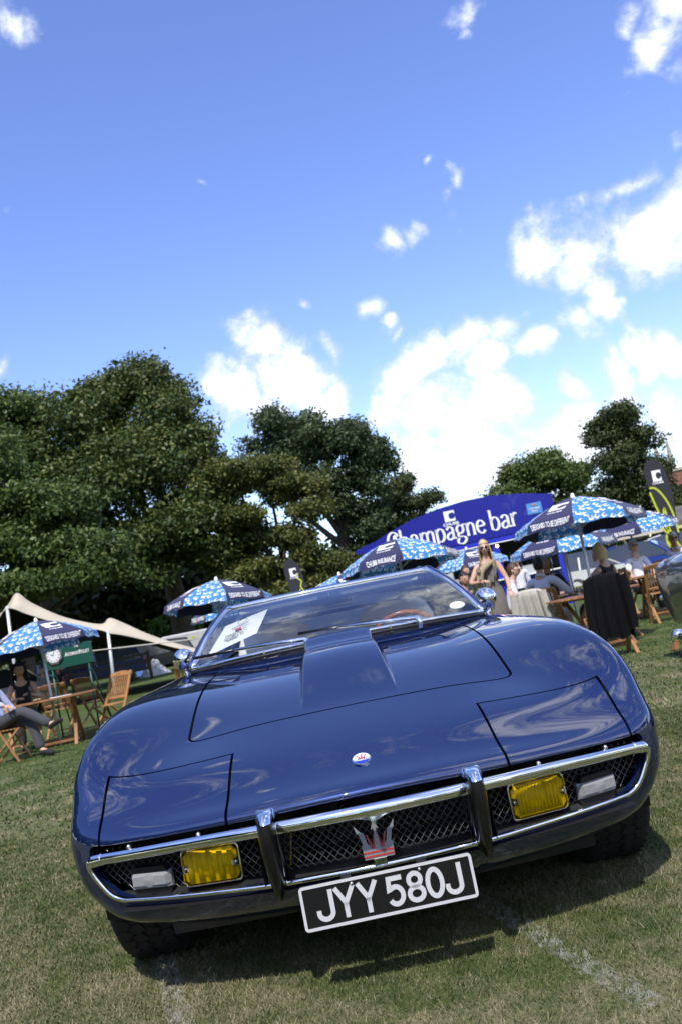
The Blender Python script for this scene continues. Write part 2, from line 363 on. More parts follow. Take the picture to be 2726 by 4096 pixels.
def text_mesh(s, size=1.0, depth=.002, bold=0.0, xs=1.0, spacing=1.0):
    c = bpy.data.curves.new('t', 'FONT'); c.body = s; c.size = size; c.extrude = depth/2; c.offset = bold*size; c.align_x = 'CENTER'; c.align_y = 'CENTER'
    c.space_character = spacing; c.resolution_u = 3
    o = bpy.data.objects.new('t', c); me = bpy.data.meshes.new_from_object(o)
    bpy.data.objects.remove(o); bpy.data.curves.remove(c)
    n = len(me.vertices); a = np.empty(n*3, 'f'); me.vertices.foreach_get('co', a); a = a.reshape(-1, 3)
    a[:, 0] *= xs; a[:, :2] -= (a[:, :2].max(0)+a[:, :2].min(0))/2; me.vertices.foreach_set('co', a.ravel()); me.update()
    return me
def orient(o, O, X, Y):
    X = Vector(X).normalized(); Y = Vector(Y); Y = (Y-X*Y.dot(X)).normalized(); Z = X.cross(Y)
    m = Matrix((X, Y, Z)).transposed().to_4x4(); m.translation = Vector(O); o.matrix_local = m; return o

# ------------------------------------------------------------------ spline surface of the car body
def spline_cardinal(t):
    n = len(t); A = np.zeros((n, n)); B = np.zeros((n, n)); h = np.diff(t)
    A[0, 0] = A[-1, -1] = 1
    for i in range(1, n-1):
        A[i, i-1] = h[i-1]; A[i, i] = 2*(h[i-1]+h[i]); A[i, i+1] = h[i]
        B[i, i-1] = 6/h[i-1]; B[i, i] = -6/h[i-1]-6/h[i]; B[i, i+1] = 6/h[i]
    return np.linalg.solve(A, B)
def spline_weights(t, Mm, q):
    q = np.clip(q, t[0], t[-1]); n = len(t); k = np.clip(np.searchsorted(t, q, side='right')-1, 0, n-2); h = (t[1:]-t[:-1])[k]
    a = (t[k+1]-q)/h; b = (q-t[k])/h; W = np.zeros((len(q), n)); r = np.arange(len(q))
    W[r, k] += a; W[r, k+1] += b
    W += ((a**3-a)*h*h/6)[:, None]*Mm[k] + ((b**3-b)*h*h/6)[:, None]*Mm[k+1]
    return W
class Surf:
    def __init__(s, half):
        half = np.array(half, float)               # rows x cols x 3, col 0 on the centre plane
        mir = half[:, 1:][:, ::-1].copy(); mir[..., 0] *= -1
        s.P = np.concatenate([mir, half], 1); nr, nc, _ = s.P.shape
        du = np.linalg.norm(np.diff(s.P, axis=1), axis=2).mean(0); dv = np.linalg.norm(np.diff(s.P, axis=0), axis=2)[:, nc//2-6:nc//2+7].mean(1)
        s.u = np.concatenate([[0], np.cumsum(du)]); s.u -= s.u[nc//2]; s.v = np.concatenate([[0], np.cumsum(dv)])
        s.Mu = spline_cardinal(s.u); s.Mv = spline_cardinal(s.v); s.disp = None
    def raw(s, u, v):
        return np.einsum('ni,nj,ijk->nk', spline_weights(s.v, s.Mv, v), spline_weights(s.u, s.Mu, u), s.P, optimize=True)
    def ev(s, u, v):
        p = s.raw(np.asarray(u, float), np.asarray(v, float))
        if s.disp is not None: p[:, 2] += s.disp(p[:, 0], p[:, 1], p[:, 2])
        return p
    def nrm(s, u, v, h=.0025):
        a = s.ev(u+h, v)-s.ev(u-h, v); b = s.ev(u, v+h)-s.ev(u, v-h); n = np.cross(a, b)
        return n/np.maximum(np.linalg.norm(n, axis=1), 1e-12)[:, None]
    def inv(s, tgt, axes, u0, v0, it=25):
        """find (u, v) whose surface point has the given two coordinates"""
        tgt = np.asarray(tgt, float); u = np.array(u0, float)*np.ones(len(tgt)); v = np.array(v0, float)*np.ones(len(tgt)); h = 1e-4
        for _ in range(it):
            p = s.raw(u, v)[:, axes]; e = tgt-p; a = (s.raw(u+h, v)[:, axes]-p)/h; b = (s.raw(u, v+h)[:, axes]-p)/h
            det = a[:, 0]*b[:, 1]-a[:, 1]*b[:, 0]; det = np.where(abs(det) < 1e-9, 1e-9, det)
            du = (e[:, 0]*b[:, 1]-e[:, 1]*b[:, 0])/det; dv = (a[:, 0]*e[:, 1]-a[:, 1]*e[:, 0])/det
            u += np.clip(du, -.08, .08); v += np.clip(dv, -.08, .08)
            u = np.clip(u, s.u[0], s.u[-1]); v = np.clip(v, s.v[0], s.v[-1])
        return np.stack([u, v], 1)
    def inv_x(s, x, v, it=25):
        x = np.asarray(x, float); v = np.asarray(v, float)*np.ones(len(x)); u = x.copy()
        for _ in range(it):
            p = s.raw(u, v)[:, 0]; d = (s.raw(u+1e-4, v)[:, 0]-p)/1e-4; d = np.where(d < .05, .05, d); u += np.clip((x-p)/d, -.1, .1)
        return np.stack([u, v], 1)
def resample(pts, step, closed=True):
    pts = np.array(pts, float); out = []
    n = len(pts)
    for i in range(n if closed else n-1):
        a, b = pts[i], pts[(i+1) % n]; k = max(1, int(np.ceil(np.linalg.norm(b-a)/step)))
        for j in range(k): out.append(a+(b-a)*j/k)
    if not closed: out.append(pts[-1])
    return np.array(out)
def round_poly(pts, r, seg=5):
    """2D polygon with rounded corners; r is one radius or a list"""
    out = []; n = len(pts)
    for i in range(n):
        p0, p, p1 = Vector(pts[i-1]), Vector(pts[i]), Vector(pts[(i+1) % n]); rr = r[i] if hasattr(r, '__len__') else r
        a = (p0-p); b = (p1-p); k = min(rr, a.length*.45, b.length*.45)
        if k < 1e-5: out.append(tuple(p)); continue
        A = p+a.normalized()*k; B = p+b.normalized()*k
        for j in range(seg+1):
            t = j/seg; out.append(tuple((A*(1-t)**2+p*2*t*(1-t)+B*t*t)))
    return out
def inside(poly, q):
    x, y = q[:, 0], q[:, 1]; res = np.zeros(len(q), bool); n = len(poly); j = n-1
    for i in range(n):
        xi, yi = poly[i]; xj, yj = poly[j]
        c = ((yi > y) != (yj > y)) & (x < (xj-xi)*(y-yi)/(yj-yi+1e-15)+xi); res ^= c; j = i
    return res
def shrink(poly, d):
    poly = np.array(poly); n = len(poly); area = 0.5*np.sum(poly[:, 0]*np.roll(poly[:, 1], -1)-poly[:, 1]*np.roll(poly[:, 0], -1)); sg = 1 if area > 0 else -1
    t = np.roll(poly, -1, 0)-np.roll(poly, 1, 0); t /= np.maximum(np.linalg.norm(t, axis=1), 1e-9)[:, None]
    return poly+sg*d*np.stack([-t[:, 1], t[:, 0]], 1)
def surf_panels(S, loops, gu, gv, classify, lip=.012, lips=None):
    """triangulate the (u,v) sheet with the loops as hard edges; classify(centres)->int array gives one mesh per id >= 0"""
    pts = []; edges = []
    for lp in loops:
        b = len(pts); pts += [tuple(p) for p in lp]; n = len(lp); edges += [(b+i, b+(i+1) % n) for i in range(n)]
    lp_all = np.array(pts); g = np.array([(u, v) for v in gv for u in gu])
    key = {}
    for p in lp_all: key.setdefault((int(p[0]//.01), int(p[1]//.01)), []).append(p)
    keep = np.ones(len(g), bool)
    for i, p in enumerate(g):
        cx, cy = int(p[0]//.01), int(p[1]//.01)
        for a in (-1, 0, 1):
            for b_ in (-1, 0, 1):
                for q in key.get((cx+a, cy+b_), ()):
                    if (p[0]-q[0])**2+(p[1]-q[1])**2 < .0035**2: keep[i] = False
    g = g[keep]
    allp = [Vector(p) for p in pts]+[Vector(p) for p in g]
    V, E, F, *_ = delaunay_2d_cdt(allp, edges, [], 0, 1e-7)
    uv = np.array([(p.x, p.y) for p in V]); T = np.array([f for f in F if len(f) == 3])
    cen = uv[T].mean(1); cls = classify(cen); P3 = S.ev(uv[:, 0], uv[:, 1]); N3 = S.nrm(uv[:, 0], uv[:, 1])
    out = {}
    for c in np.unique(cls):
        if c < 0: continue
        t = T[cls == c]; used, inv = np.unique(t, return_inverse=True); t = inv.reshape(-1, 3); p = P3[used]; nm = N3[used]
        fn = np.cross(p[t[:, 1]]-p[t[:, 0]], p[t[:, 2]]-p[t[:, 0]]); flip = (fn*nm[t].mean(1)).sum(1) < 0; t[flip] = t[flip][:, ::-1]
        ed = {}
        for a, b_, c3 in t:
            for e in ((a, b_), (b_, c3), (c3, a)): ed[e] = 1
        be = [e for e in ed if (e[1], e[0]) not in ed]; bv = sorted({i for e in be for i in e}); mp = {k: i for i, k in enumerate(bv)}; nb = len(p)
        d = lips.get(c, lip) if lips else lip
        low = p[bv]-nm[bv]*d; top2 = p[bv]
        verts = np.concatenate([p, top2, low]); m = len(bv)
        faces = [tuple(q) for q in t]+[(nb+mp[b_], nb+mp[a], nb+m+mp[a], nb+m+mp[b_]) for a, b_ in be]
        me = bpy.data.meshes.new('panel'); me.from_pydata(verts.tolist(), [], faces)
        sm = np.zeros(len(faces), bool); sm[:len(t)] = True; me.polygons.foreach_set('use_smooth', sm)
        # side normals for the folded edge
        cn = np.zeros((len(verts), 3)); cn[:nb] = nm; me.update()
        cnl = [Vector(q) for q in cn]; me.normals_split_custom_set_from_vertices(cnl)
        out[int(c)] = me
    return out

BODY_ROWS = [
 # valance bottom .. nose lip .. bonnet .. cowl .. doors .. tail ; columns run from the centre line over the wing to the sill
 [(0,.36,.185),(.19,.362,.186),(.38,.37,.19),(.555,.39,.197),(.66,.42,.208),(.71,.445,.215),(.74,.465,.22),(.76,.485,.225),(.775,.50,.228),(.785,.515,.23)],
 [(0,.22,.235),(.19,.226,.236),(.38,.25,.24),(.555,.29,.247),(.68,.335,.255),(.745,.37,.26),(.785,.41,.262),(.805,.45,.258),(.81,.49,.25),(.805,.53,.24)],
 [(0,.175,.300),(.19,.183,.301),(.38,.216,.304),(.555,.270,.306),(.70,.335,.312),(.79,.38,.325),(.835,.41,.33),(.855,.45,.32),(.852,.49,.295),(.825,.54,.25)],
 [(0,.155,.40),(.19,.163,.40),(.38,.20,.40),(.555,.247,.40),(.70,.30,.405),(.80,.352,.41),(.855,.395,.405),(.88,.455,.385),(.875,.51,.34),(.835,.55,.26)],
 [(0,.140,.474),(.19,.152,.472),(.38,.192,.463),(.555,.245,.456),(.70,.30,.450),(.80,.350,.448),(.86,.40,.445),(.888,.465,.42),(.885,.525,.36),(.845,.565,.265)],
 [(0,.118,.507),(.19,.132,.503),(.38,.180,.494),(.555,.24,.485),(.70,.30,.478),(.80,.352,.480),(.862,.405,.485),(.893,.475,.455),(.89,.54,.385),(.85,.59,.27)],
 [(0,.20,.540),(.19,.213,.537),(.38,.255,.527),(.555,.31,.518),(.70,.36,.518),(.80,.41,.533),(.865,.455,.543),(.898,.52,.50),(.895,.59,.41),(.855,.64,.27)],
 [(0,.40,.5935),(.19,.405,.591),(.38,.42,.584),(.555,.45,.581),(.70,.48,.583),(.80,.505,.604),(.868,.535,.622),(.902,.595,.565),(.898,.66,.45),(.86,.70,.27)],
 [(0,.58,.640),(.19,.582,.637),(.38,.59,.630),(.555,.60,.624),(.70,.61,.632),(.80,.62,.662),(.868,.645,.690),(.905,.70,.62),(.90,.75,.48),(.865,.78,.27)],
 [(0,.76,.682),(.19,.76,.680),(.38,.76,.672),(.555,.755,.660),(.70,.755,.680),(.80,.76,.718),(.865,.775,.735),(.905,.81,.65),(.90,.85,.49),(.865,.87,.27)],
 [(0,.95,.727),(.19,.95,.726),(.38,.95,.722),(.555,.95,.718),(.70,.95,.739),(.80,.95,.768),(.865,.955,.764),(.905,.97,.68),(.90,1.0,.5),(.865,1.0,.27)],
 [(0,1.2,.774),(.19,1.2,.774),(.38,1.2,.773),(.555,1.2,.774),(.70,1.2,.788),(.80,1.2,.799),(.867,1.2,.782),(.905,1.2,.70),(.90,1.2,.51),(.865,1.2,.27)],
 [(0,1.5,.804),(.19,1.5,.804),(.38,1.5,.805),(.555,1.5,.809),(.70,1.5,.812),(.80,1.5,.811),(.868,1.5,.788),(.905,1.5,.71),(.90,1.5,.52),(.862,1.5,.24)],
 [(0,1.83,.824),(.19,1.83,.824),(.38,1.83,.826),(.555,1.83,.830),(.70,1.83,.828),(.80,1.83,.814),(.868,1.83,.788),(.905,1.83,.71),(.90,1.83,.52),(.86,1.83,.20)],
 [(0,2.25,.862),(.19,2.25,.862),(.38,2.25,.862),(.555,2.25,.862),(.70,2.25,.848),(.80,2.25,.818),(.868,2.25,.782),(.905,2.25,.70),(.90,2.25,.51),(.86,2.25,.19)],
 [(0,2.85,.868),(.19,2.85,.868),(.38,2.85,.868),(.555,2.85,.866),(.70,2.85,.85),(.80,2.85,.82),(.868,2.85,.785),(.905,2.85,.70),(.90,2.85,.51),(.86,2.85,.19)],
 [(0,3.4,.885),(.19,3.4,.885),(.38,3.4,.884),(.555,3.4,.88),(.70,3.4,.865),(.80,3.4,.84),(.868,3.4,.80),(.905,3.4,.71),(.90,3.4,.52),(.86,3.4,.22)],
 [(0,3.9,.895),(.19,3.9,.895),(.38,3.9,.893),(.555,3.9,.888),(.69,3.9,.873),(.79,3.9,.848),(.855,3.9,.805),(.893,3.9,.71),(.888,3.9,.53),(.85,3.9,.27)],
 [(0,4.35,.86),(.19,4.35,.86),(.38,4.345,.858),(.54,4.34,.853),(.67,4.33,.84),(.765,4.32,.815),(.825,4.31,.775),(.858,4.29,.69),(.855,4.27,.53),(.82,4.25,.29)],
 [(0,4.60,.825),(.19,4.60,.825),(.37,4.59,.823),(.525,4.58,.818),(.645,4.56,.805),(.735,4.54,.78),(.79,4.51,.74),(.82,4.47,.66),(.815,4.44,.51),(.78,4.40,.31)],
 [(0,4.66,.77),(.19,4.66,.77),(.365,4.655,.768),(.515,4.645,.762),(.63,4.625,.745),(.715,4.60,.715),(.765,4.565,.67),(.79,4.525,.59),(.785,4.49,.47),(.755,4.45,.33)],
 [(0,4.61,.55),(.19,4.61,.55),(.36,4.605,.55),(.505,4.595,.545),(.61,4.575,.535),(.685,4.555,.515),(.73,4.53,.48),(.75,4.505,.43),(.745,4.48,.38),(.725,4.46,.335)],
 [(0,4.50,.34),(.19,4.50,.34),(.35,4.50,.34),(.49,4.495,.34),(.59,4.485,.34),(.65,4.48,.34),(.685,4.475,.34),(.70,4.47,.34),(.705,4.465,.34),(.705,4.46,.34)],
]
def smooth01(x): x = np.clip(x, 0, 1); return x*x*(3-2*x)
def scoop(x, y, z):
    """long air scoop in the middle of the bonnet, crisp on its outer flanks, flaring up at its rear lip"""
    h = .058*smooth01((y-.74)/.66)-.006*smooth01((y-1.28)/.24)+.032*smooth01((y-1.49)/.22)**1.2; h = np.where((y < 1.72) & (z > .5), h, 0)
    ax = np.abs(x); half = .166; top = np.interp(y, [.8, 1.2, 1.6], [.160, .142, .132])
    t = np.clip((half-ax)/(half-top), 0, 1); prof = np.where(t < 1, np.sin(t*PI/2)**0.9, 1.0)
    crown = 1-.10*(ax/half)**2
    return h*prof*crown
S = Surf(BODY_ROWS); S.disp = scoop
def plan(pts, step=.012):
    """plan-view outline (x, y) on the upper body -> (u, v)"""
    q = resample(pts, step)
    v0 = np.interp(q[:, 1], [r[0][1] for r in BODY_ROWS[5:20]], S.v[5:20]); return S.inv(q, [0, 1], q[:, 0], v0)
def build_car():
    car = thing('sports_car', 'dark blue metallic low sports coupe with chrome nose and number plate, parked on the lawn', 'car', (0, 0, 0))
    # ---- outlines
    hood = round_poly([(-.555, .742), (0, .722), (.555, .742), (.56, 1.30), (.545, 1.80), (.30, 1.705), (0, 1.675), (-.30, 1.705), (-.545, 1.80), (-.56, 1.30)], [.05, .3, .05, .2, .02, .1, .1, .1, .02, .2], 8)
    Lh = plan(hood); hood_in = plan(shrink(hood, .009))
    def podline(sg, d):
        xi, xo, yr_i, yr_o = .382, .776, .553, .563
        xi += d; xo -= d
        tl = S.v[4]+.80*(S.v[5]-S.v[4])
        front = S.inv_x(np.linspace(xi, xo, 34), tl-.03 if d == 0 else tl-.03)
        rear = plan_open([(xo, yr_o-d), (xi, yr_i-d)])
        f3 = front; side_o = np.stack([np.linspace(f3[-1][0], rear[0][0], 24), np.linspace(f3[-1][1], rear[0][1], 24)], 1)
        # follow constant x on both sides
        vs = np.linspace(f3[-1][1], rear[0][1], 24); side_o = S.inv_x(np.full(24, xo), vs); vs = np.linspace(rear[-1][1], f3[0][1], 24); side_i = S.inv_x(np.full(24, xi), vs)
        lp = np.concatenate([front, side_o[1:-1], rear, side_i[1:-1]])
        if sg < 0: lp = lp*np.array([-1, 1])
        return lp
    def plan_open(pts):
        q = resample(pts, .012, False); v0 = np.interp(q[:, 1], [r[0][1] for r in BODY_ROWS[5:20]], S.v[5:20]); return S.inv(q, [0, 1], q[:, 0], v0)
    pods = {1: (podline(1, 0), podline(1, .0082)), -1: (podline(-1, 0), podline(-1, .0082))}
    # grille opening
    tt = S.v[4]+.80*(S.v[5]-S.v[4]); tb = S.v[2]+.05*(S.v[3]-S.v[2])
    gx = round_poly([(-.81, tt), (.81, tt), (.808, tt-.095), (.75, tb), (-.75, tb), (-.808, tt-.095)], [.03, .03, .03, .03, .03, .03], 6)
    gq = resample(gx, .014); hole = S.inv_x(gq[:, 0], gq[:, 1])
    # wheel arches
    def archline(yc, zc, r, sg):
        a = np.radians(np.linspace(-22, 202, 50)); yz = [(yc+r*np.cos(t), zc+r*np.sin(t)) for t in a]+[(yc-r*.9, -.0), (yc+r*.9, -.0)]
        q = np.array(yz); v0 = np.interp(q[:, 0], [r_[8][1] for r_ in BODY_ROWS], S.v)
        res = S.inv(q, [1, 2], np.full(len(q), S.u[-2]), v0, 40)
        return res*np.array([sg, 1])
    arches = [archline(.885, .32, .365, sg) for sg in (1, -1)]+[archline(3.44, .32, .36, sg) for sg in (1, -1)]
    cabin = round_poly([(-.60, 1.93), (0, 1.76), (.60, 1.93), (.64, 2.3), (.64, 3.2), (.45, 3.9), (-.45, 3.9), (-.64, 3.2), (-.64, 2.3)], .06)
    Lc = plan(cabin, .03)
    # bonnet vents
    vents = []
    for sg in (1, -1):
        p = [(.205*sg, 1.335), (.446*sg, 1.345), (.424*sg, 1.495), (.190*sg, 1.495)]
        vents.append((plan(p), p))
    loops = [Lh, hood_in, pods[1][0], pods[1][1], pods[-1][0], pods[-1][1], hole, Lc]+arches+[v[0] for v in vents]
    U1 = S.u[-1]; gu = np.unique(np.concatenate([np.linspace(-U1, U1, 90)]+[sg*np.linspace(.118, .172, 14) for sg in (1, -1)]))
    gv = np.unique(np.concatenate([np.linspace(0, S.v[3], 16), np.linspace(S.v[3], S.v[6], 34), np.linspace(S.v[6], S.v[14], 95), np.linspace(S.v[14], S.v[-1], 60)]))
    def cl(c):
        r = np.zeros(len(c), int)
        inh = inside(Lh, c); inhi = inside(hood_in, c); r[inh] = -1; r[inhi] = 1
        for k, sg in ((2, 1), (3, -1)):
            a = inside(pods[sg][0], c); b = inside(pods[sg][1], c); r[a] = -1; r[b] = k
        for lp in [hole, Lc]+arches+[v[0] for v in vents]: r[inside(lp, c)] = -1
        return r
    me = surf_panels(S, loops, gu, gv, cl, lip=.016)
    link('body_shell', me[0], PAINT, car); link('bonnet', me[1], PAINT, car)
    for k, nm in ((2, 1), (3, -1)):
        o = link('headlight_cover', me[k], PAINT, car); o['label'] = 'flush pop-up headlight cover beside the bonnet'
        for xx in (.47, .68):                         # rubber stops under the lip
            q = S.ev(S.inv_x(np.array([xx*nm]), tt)[:, 0], np.array([tt]))[0]
            MB().tube([(q[0], q[1]-.004, q[2]-.012), (q[0], q[1]+.03, q[2]-.010)], .006, 8).build('rubber_stop', ALU, o)
    # inner liner keeps gaps dark
    gu2 = np.linspace(-U1*.97, U1*.97, 40); gv2 = np.linspace(S.v[5]+.02, S.v[13], 60)
    uv = np.array([(a, b) for b in gv2 for a in gu2]); sv = S.disp; S.disp = None; p = S.ev(uv[:, 0], uv[:, 1]); n_ = S.nrm(uv[:, 0], uv[:, 1]); S.disp = sv; p -= n_*.032
    MB().grid(p.reshape(60, 40, 3).tolist()).build('inner_panel', BLACK, car)
    # ---- bonnet vents: flaps that dip at the front
    for (uvl, pl), sg in zip(vents, (1, -1)):
        vt = MB(); nA = 10; rows = []
        for j in range(7):
            t = j/6; row = []
            for i in range(nA):
                s_ = i/(nA-1); a = Vector(pl[0]).lerp(Vector(pl[1]), s_); b = Vector(pl[3]).lerp(Vector(pl[2]), s_); q = a.lerp(b, t)
                v0 = np.interp(q.y, [r[0][1] for r in BODY_ROWS[5:20]], S.v[5:20]); w = S.inv(np.array([[q.x, q.y]]), [0, 1], [q.x], [v0]); z = S.raw(w[:, 0], w[:, 1])[0][2]
                row.append((q.x, q.y, z-.030*(1-t)**1.0-.002))
            rows.append(row)
        if sg < 0: rows = [r[::-1] for r in rows]
        vt.grid(rows).build('bonnet_vent', PAINT, car)
        for i0 in (0, -1): MB().grid([[r[i0] for r in rows], [(r[i0][0], r[i0][1], r[i0][2]-.02) for r in rows]], False).build('vent_wall', BLACK, car)
    # ---- cowl panel between bonnet and windscreen
    cw = MB(); rows = []
    for k, (y0, y1, z) in enumerate(((1.665, 1.79, .818), (1.69, 1.85, .835), (1.735, 1.94, .852), (1.80, 2.02, .855))):
        rows.append([(x, y0+(y1-y0)*(abs(x)/.69)**2, z-.006*(abs(x)/.69)**2) for x in np.linspace(-.66, .66, 25)])
    cw.grid(rows).build('cowl_panel', PAINT, car)
    # ---- windscreen
    def base(x): t = abs(x)/.69; return Vector((x, 1.735+.195*t**2.2, .878-.024*t**2))
    def head(x): t = abs(x)/.52; return Vector((x, 2.245+.06*t**2.2, 1.107-.004*t**2))
    ws = MB(); rows = []
    for j in range(13):
        t = j/12; row = []
        for i in range(33):
            s_ = -1+2*i/32; a = base(.685*s_); b = head(.516*s_); q = a.lerp(b, t); q.z += .018*math.sin(PI*t); q.y -= .02*math.sin(PI*t)
            row.append(q)
        rows.append(row)
    wsg = ws.grid(rows).build('windscreen', GLASS, car)
    left = [r[0] for r in rows]; right = [r[-1] for r in rows]; bot = rows[0]; top = rows[-1]
    MB().tube(top, .0135, 8).build('windscreen_top_trim', CHROME, car)
    MB().tube([p+Vector((0, .016, .006)) for p in top], .012, 8).build('roof_front_edge', PAINT, car)
    for q, sg in ((left, -1), (right, 1)):
        MB().tube([p+Vector((sg*.004, .004, 0)) for p in q], .012, 8).build('windscreen_pillar_trim', CHROME, car)
        MB().tube([p+Vector((sg*.016, .022, .0)) for p in q], .017, 8).build('windscreen_pillar', PAINT, car)
    MB().tube([p+Vector((0, -.008, -.002)) for p in bot], .010, 8).build('windscreen_base_trim', CHROME, car)
    MB().tube([p+Vector((0, -.035, -.016)) for p in bot], .009, 6).build('windscreen_seal', BLACK, car)
    for x in (-.33, .02, .24): b = base(x); MB().box((b.x, b.y-.02, b.z-.012), (.008, .03, .03)).build('trim_clip', CHROME, wsg)
    # ---- roof, pillars, glass
    def rail(t):     # t 0 front .. 1 tail end of fastback
        y = 2.32+t*2.0; z = 1.104+.020*math.sin(min(1, t/.3)*PI/2)-max(0, t-.28)**1.5*.52; x = .53-.02*t-.04*max(0, t-.3)
        return Vector((x, y, z))
    rf = []
    for j in range(17):
        t = j/16*.52; p = rail(t); row = []
        for i in range(21):
            s_ = -1+2*i/20; row.append((p.x*s_, p.y-.06*(1-abs(s_)**2.2)*(1-t*1.9), p.z+.004*(1-s_*s_)+.010*min(1, t*4)*(1-s_*s_)+.002))
        rf.append(row)
    MB().grid(rf).build('roof', PAINT, car)
    MB().grid([[(x, y, z-.03) for x, y, z in r] for r in rf]).build('headlining', HEADLINER, car)
    rg = []
    for j in range(11):
        t = .52+j/10*.46; p = rail(t); rg.append([(p.x*s_, p.y, p.z+.014*(1-s_*s_)) for s_ in np.linspace(-1, 1, 15)])
    MB().grid(rg).build('rear_window', SIDEGLASS, car)
    for sg in (-1, 1):
        MB().tube([(sg*rail(t).x, rail(t).y, rail(t).z) for t in np.linspace(0, 1, 24)], .019, 8).build('roof_rail', PAINT, car)
        MB().tube([(sg*(rail(t).x+.006), rail(t).y, rail(t).z-.014) for t in np.linspace(0, .55, 16)], .007, 6).build('drip_trim', CHROME, car)
        sd = []
        for t in np.linspace(0.02, .44, 10):
            p = rail(t); y = p.y; sd.append([(sg*p.x, y, p.z-.005), (sg*(p.x+.09), y-.06*(1-t/.44), (p.z+.855)/2+.01), (sg*.715, y-.25*(1-t/.44)-.05, .852)])
        MB().grid(sd).build('side_window', SIDEGLASS, car)
        MB().tube([(sg*rail(.45).x, rail(.45).y, rail(.45).z), (sg*.62, 3.18, 1.0), (sg*.715, 3.15, .852)], .016, 8).build('door_pillar', CHROME, car)
        cp = []
        for t in np.linspace(.46, .98, 10):
            p = rail(t); cp.append([(sg*p.x, p.y, p.z), (sg*(.60+.02*t), p.y-.02, p.z*.5+.445), (sg*(.725-.12*max(0, t-.5)), p.y-.04, .86)])
        MB().grid(cp).build('rear_quarter', PAINT, car)
        MB().tube([(sg*.70, 1.95, .857), (sg*.712, 2.3, .857), (sg*.722, 3.1, .857)], .008, 6).build('belt_trim', CHROME, car)
    # ---- wipers
    def wiper(px, tip, back):
        w = MB(); b = base(px)+Vector((0, -.045, .0)); t = Vector(tip)
        w.tube([b+Vector((0, 0, -.03)), b+Vector((0, 0, .018))], .013, 10)
        w.tube([b+Vector((0, 0, .016)), b.lerp(t, .35)+Vector((0, -.004, .012)), t], [.010, .008, .006], 8)
        o = w.build('wiper_arm', CHROME, car)
        k = MB(); k.tube([t+Vector(back), t-Vector(back)], .0075, 6); k.build('wiper_blade', RUBBER, o)
    wiper(.372, (.0, 1.80, .915), (.17, -.012, -.006)); wiper(-.135, (-.48, 1.86, .905), (.18, .01, .0))
    # ---- mirrors
    for sg in (-1, 1):
        mc = Vector((sg*.745, 2.10, .905)); m = MB()
        m.ball(mc, (.052, .060, .052), 20, 14); o = m.build('wing_mirror', CHROME, car)
        MB().lathe([(0, 0), (.047, 0)], 20, mc+Vector((0, .061, 0)), Matrix.Rotation(R(-90), 3, 'X')).build('mirror_glass', ALU, o)
        MB().tube([mc+Vector((0, 0, -.045)), mc+Vector((-sg*.005, 0, -.075)), mc+Vector((-sg*.02, .01, -.09))], [.012, .014, .02], 10).build('mirror_stalk', CHROME, o)
    # ---- chrome bumper bar and lower strip
    half = [(0, .100, .468), (.15, .110, .467), (.32, .150, .462), (.47, .205, .455), (.60, .258, .447), (.70, .303, .440), (.775, .338, .435)]
    bar = catmull([(-x, y, z) for x, y, z in half[:0:-1]]+half, 6)
    br = [.0172]*len(bar)
    MB().tube(bar, br, 14).build('bumper_bar', CHROME, car)
    for sg in (-1, 1):
        e = catmull([(sg*.765, .334, .436), (sg*.802, .349, .429), (sg*.814, .356, .412), (sg*.804, .357, .385), (sg*.770, .352, .335), (sg*.738, .344, .315), (sg*.70, .326, .311), (sg*.565, .268, .310), (sg*.36, .205, .309), (sg*.28, .185, .309)], 6)
        er = [.0185 if i < 5 else max(.0075, .0185-(i-5)*.0014) for i in range(len(e))]
        MB().tube(e, er, 10).build('side_trim', CHROME, car)
    MB().tube(catmull([(-.275, .184, .309), (0, .158, .311), (.275, .184, .309)], 10), .008, 10).build('lower_trim', CHROME, car)
    MB().prism([(-.07, .006), (-.03, -.002), (-.009, -.010), (0, -.020), (.009, -.010), (.03, -.002), (.07, .006)], -.008, .004, ((0.0, .098, .452), (1, 0, 0), (0, .15, 1), (0, -1, .0))).build('bar_spike', CHROME, car)
    # ---- overriders
    for sg in (-1, 1):
        X = .276*sg; prof = [(.514, .098, .014), (.511, .083, .021), (.506, .072, .0205), (.499, .064, .022), (.491, .059, .0228), (.45, .054, .0232), (.41, .060, .0232), (.36, .078, .0215), (.32, .102, .018), (.29, .128, .013), (.277, .146, .005)]
        # (z, y front, half width)
        rows = []
        for z, y, w in prof:
            rows.append([(X+w*math.cos(a)*(1 if abs(math.cos(a)) < 2 else 1), y+.055-.055*abs(math.sin(a))**.8, z) for a in np.linspace(PI, 0, 13)])
        ob = MB().grid(rows[4:]).build('overrider', RUBBER, car)
        cap = [[(X, .115, .515)]*13]+rows[:5]
        MB().grid(cap).build('chrome_cap', CHROME, ob)
        bk = [[(X+(w+.005)*math.cos(a), y+.075-.03*abs(math.sin(a))**.8, z) for a in np.linspace(PI, 0, 9)] for z, y, w in prof]
        MB().grid(bk).build('chrome_backing', CHROME, ob)
    # ---- grille: woven wire on a curved screen, ledge, dark ducting behind
    def gy(x): return .225+.26*x*x
    wires = MB(); z0, z1, dx = .325, .452, .0215
    def strand(x0, sg):
        pts = []; n = 14
        for i in range(n+1):
            z = z0+(z1-z0)*i/n; x = x0+sg*(z-z0)*.95
            if abs(x) > .785 or (abs(x) > .70 and z < .325+(abs(x)-.70)*.6): 
                if len(pts) > 1: wires.tube(pts, .00165, 3, False)
                pts = []; continue
            pts.append((x, gy(x)+.0022*math.sin((x+sg*z)*2*PI/dx), z))
        if len(pts) > 1: wires.tube(pts, .00165, 3, False)
    k = -.95
    while k < .95: strand(k, 1); strand(k, -1); k += dx
    wires.build('grille_mesh', WIREMETAL, car)
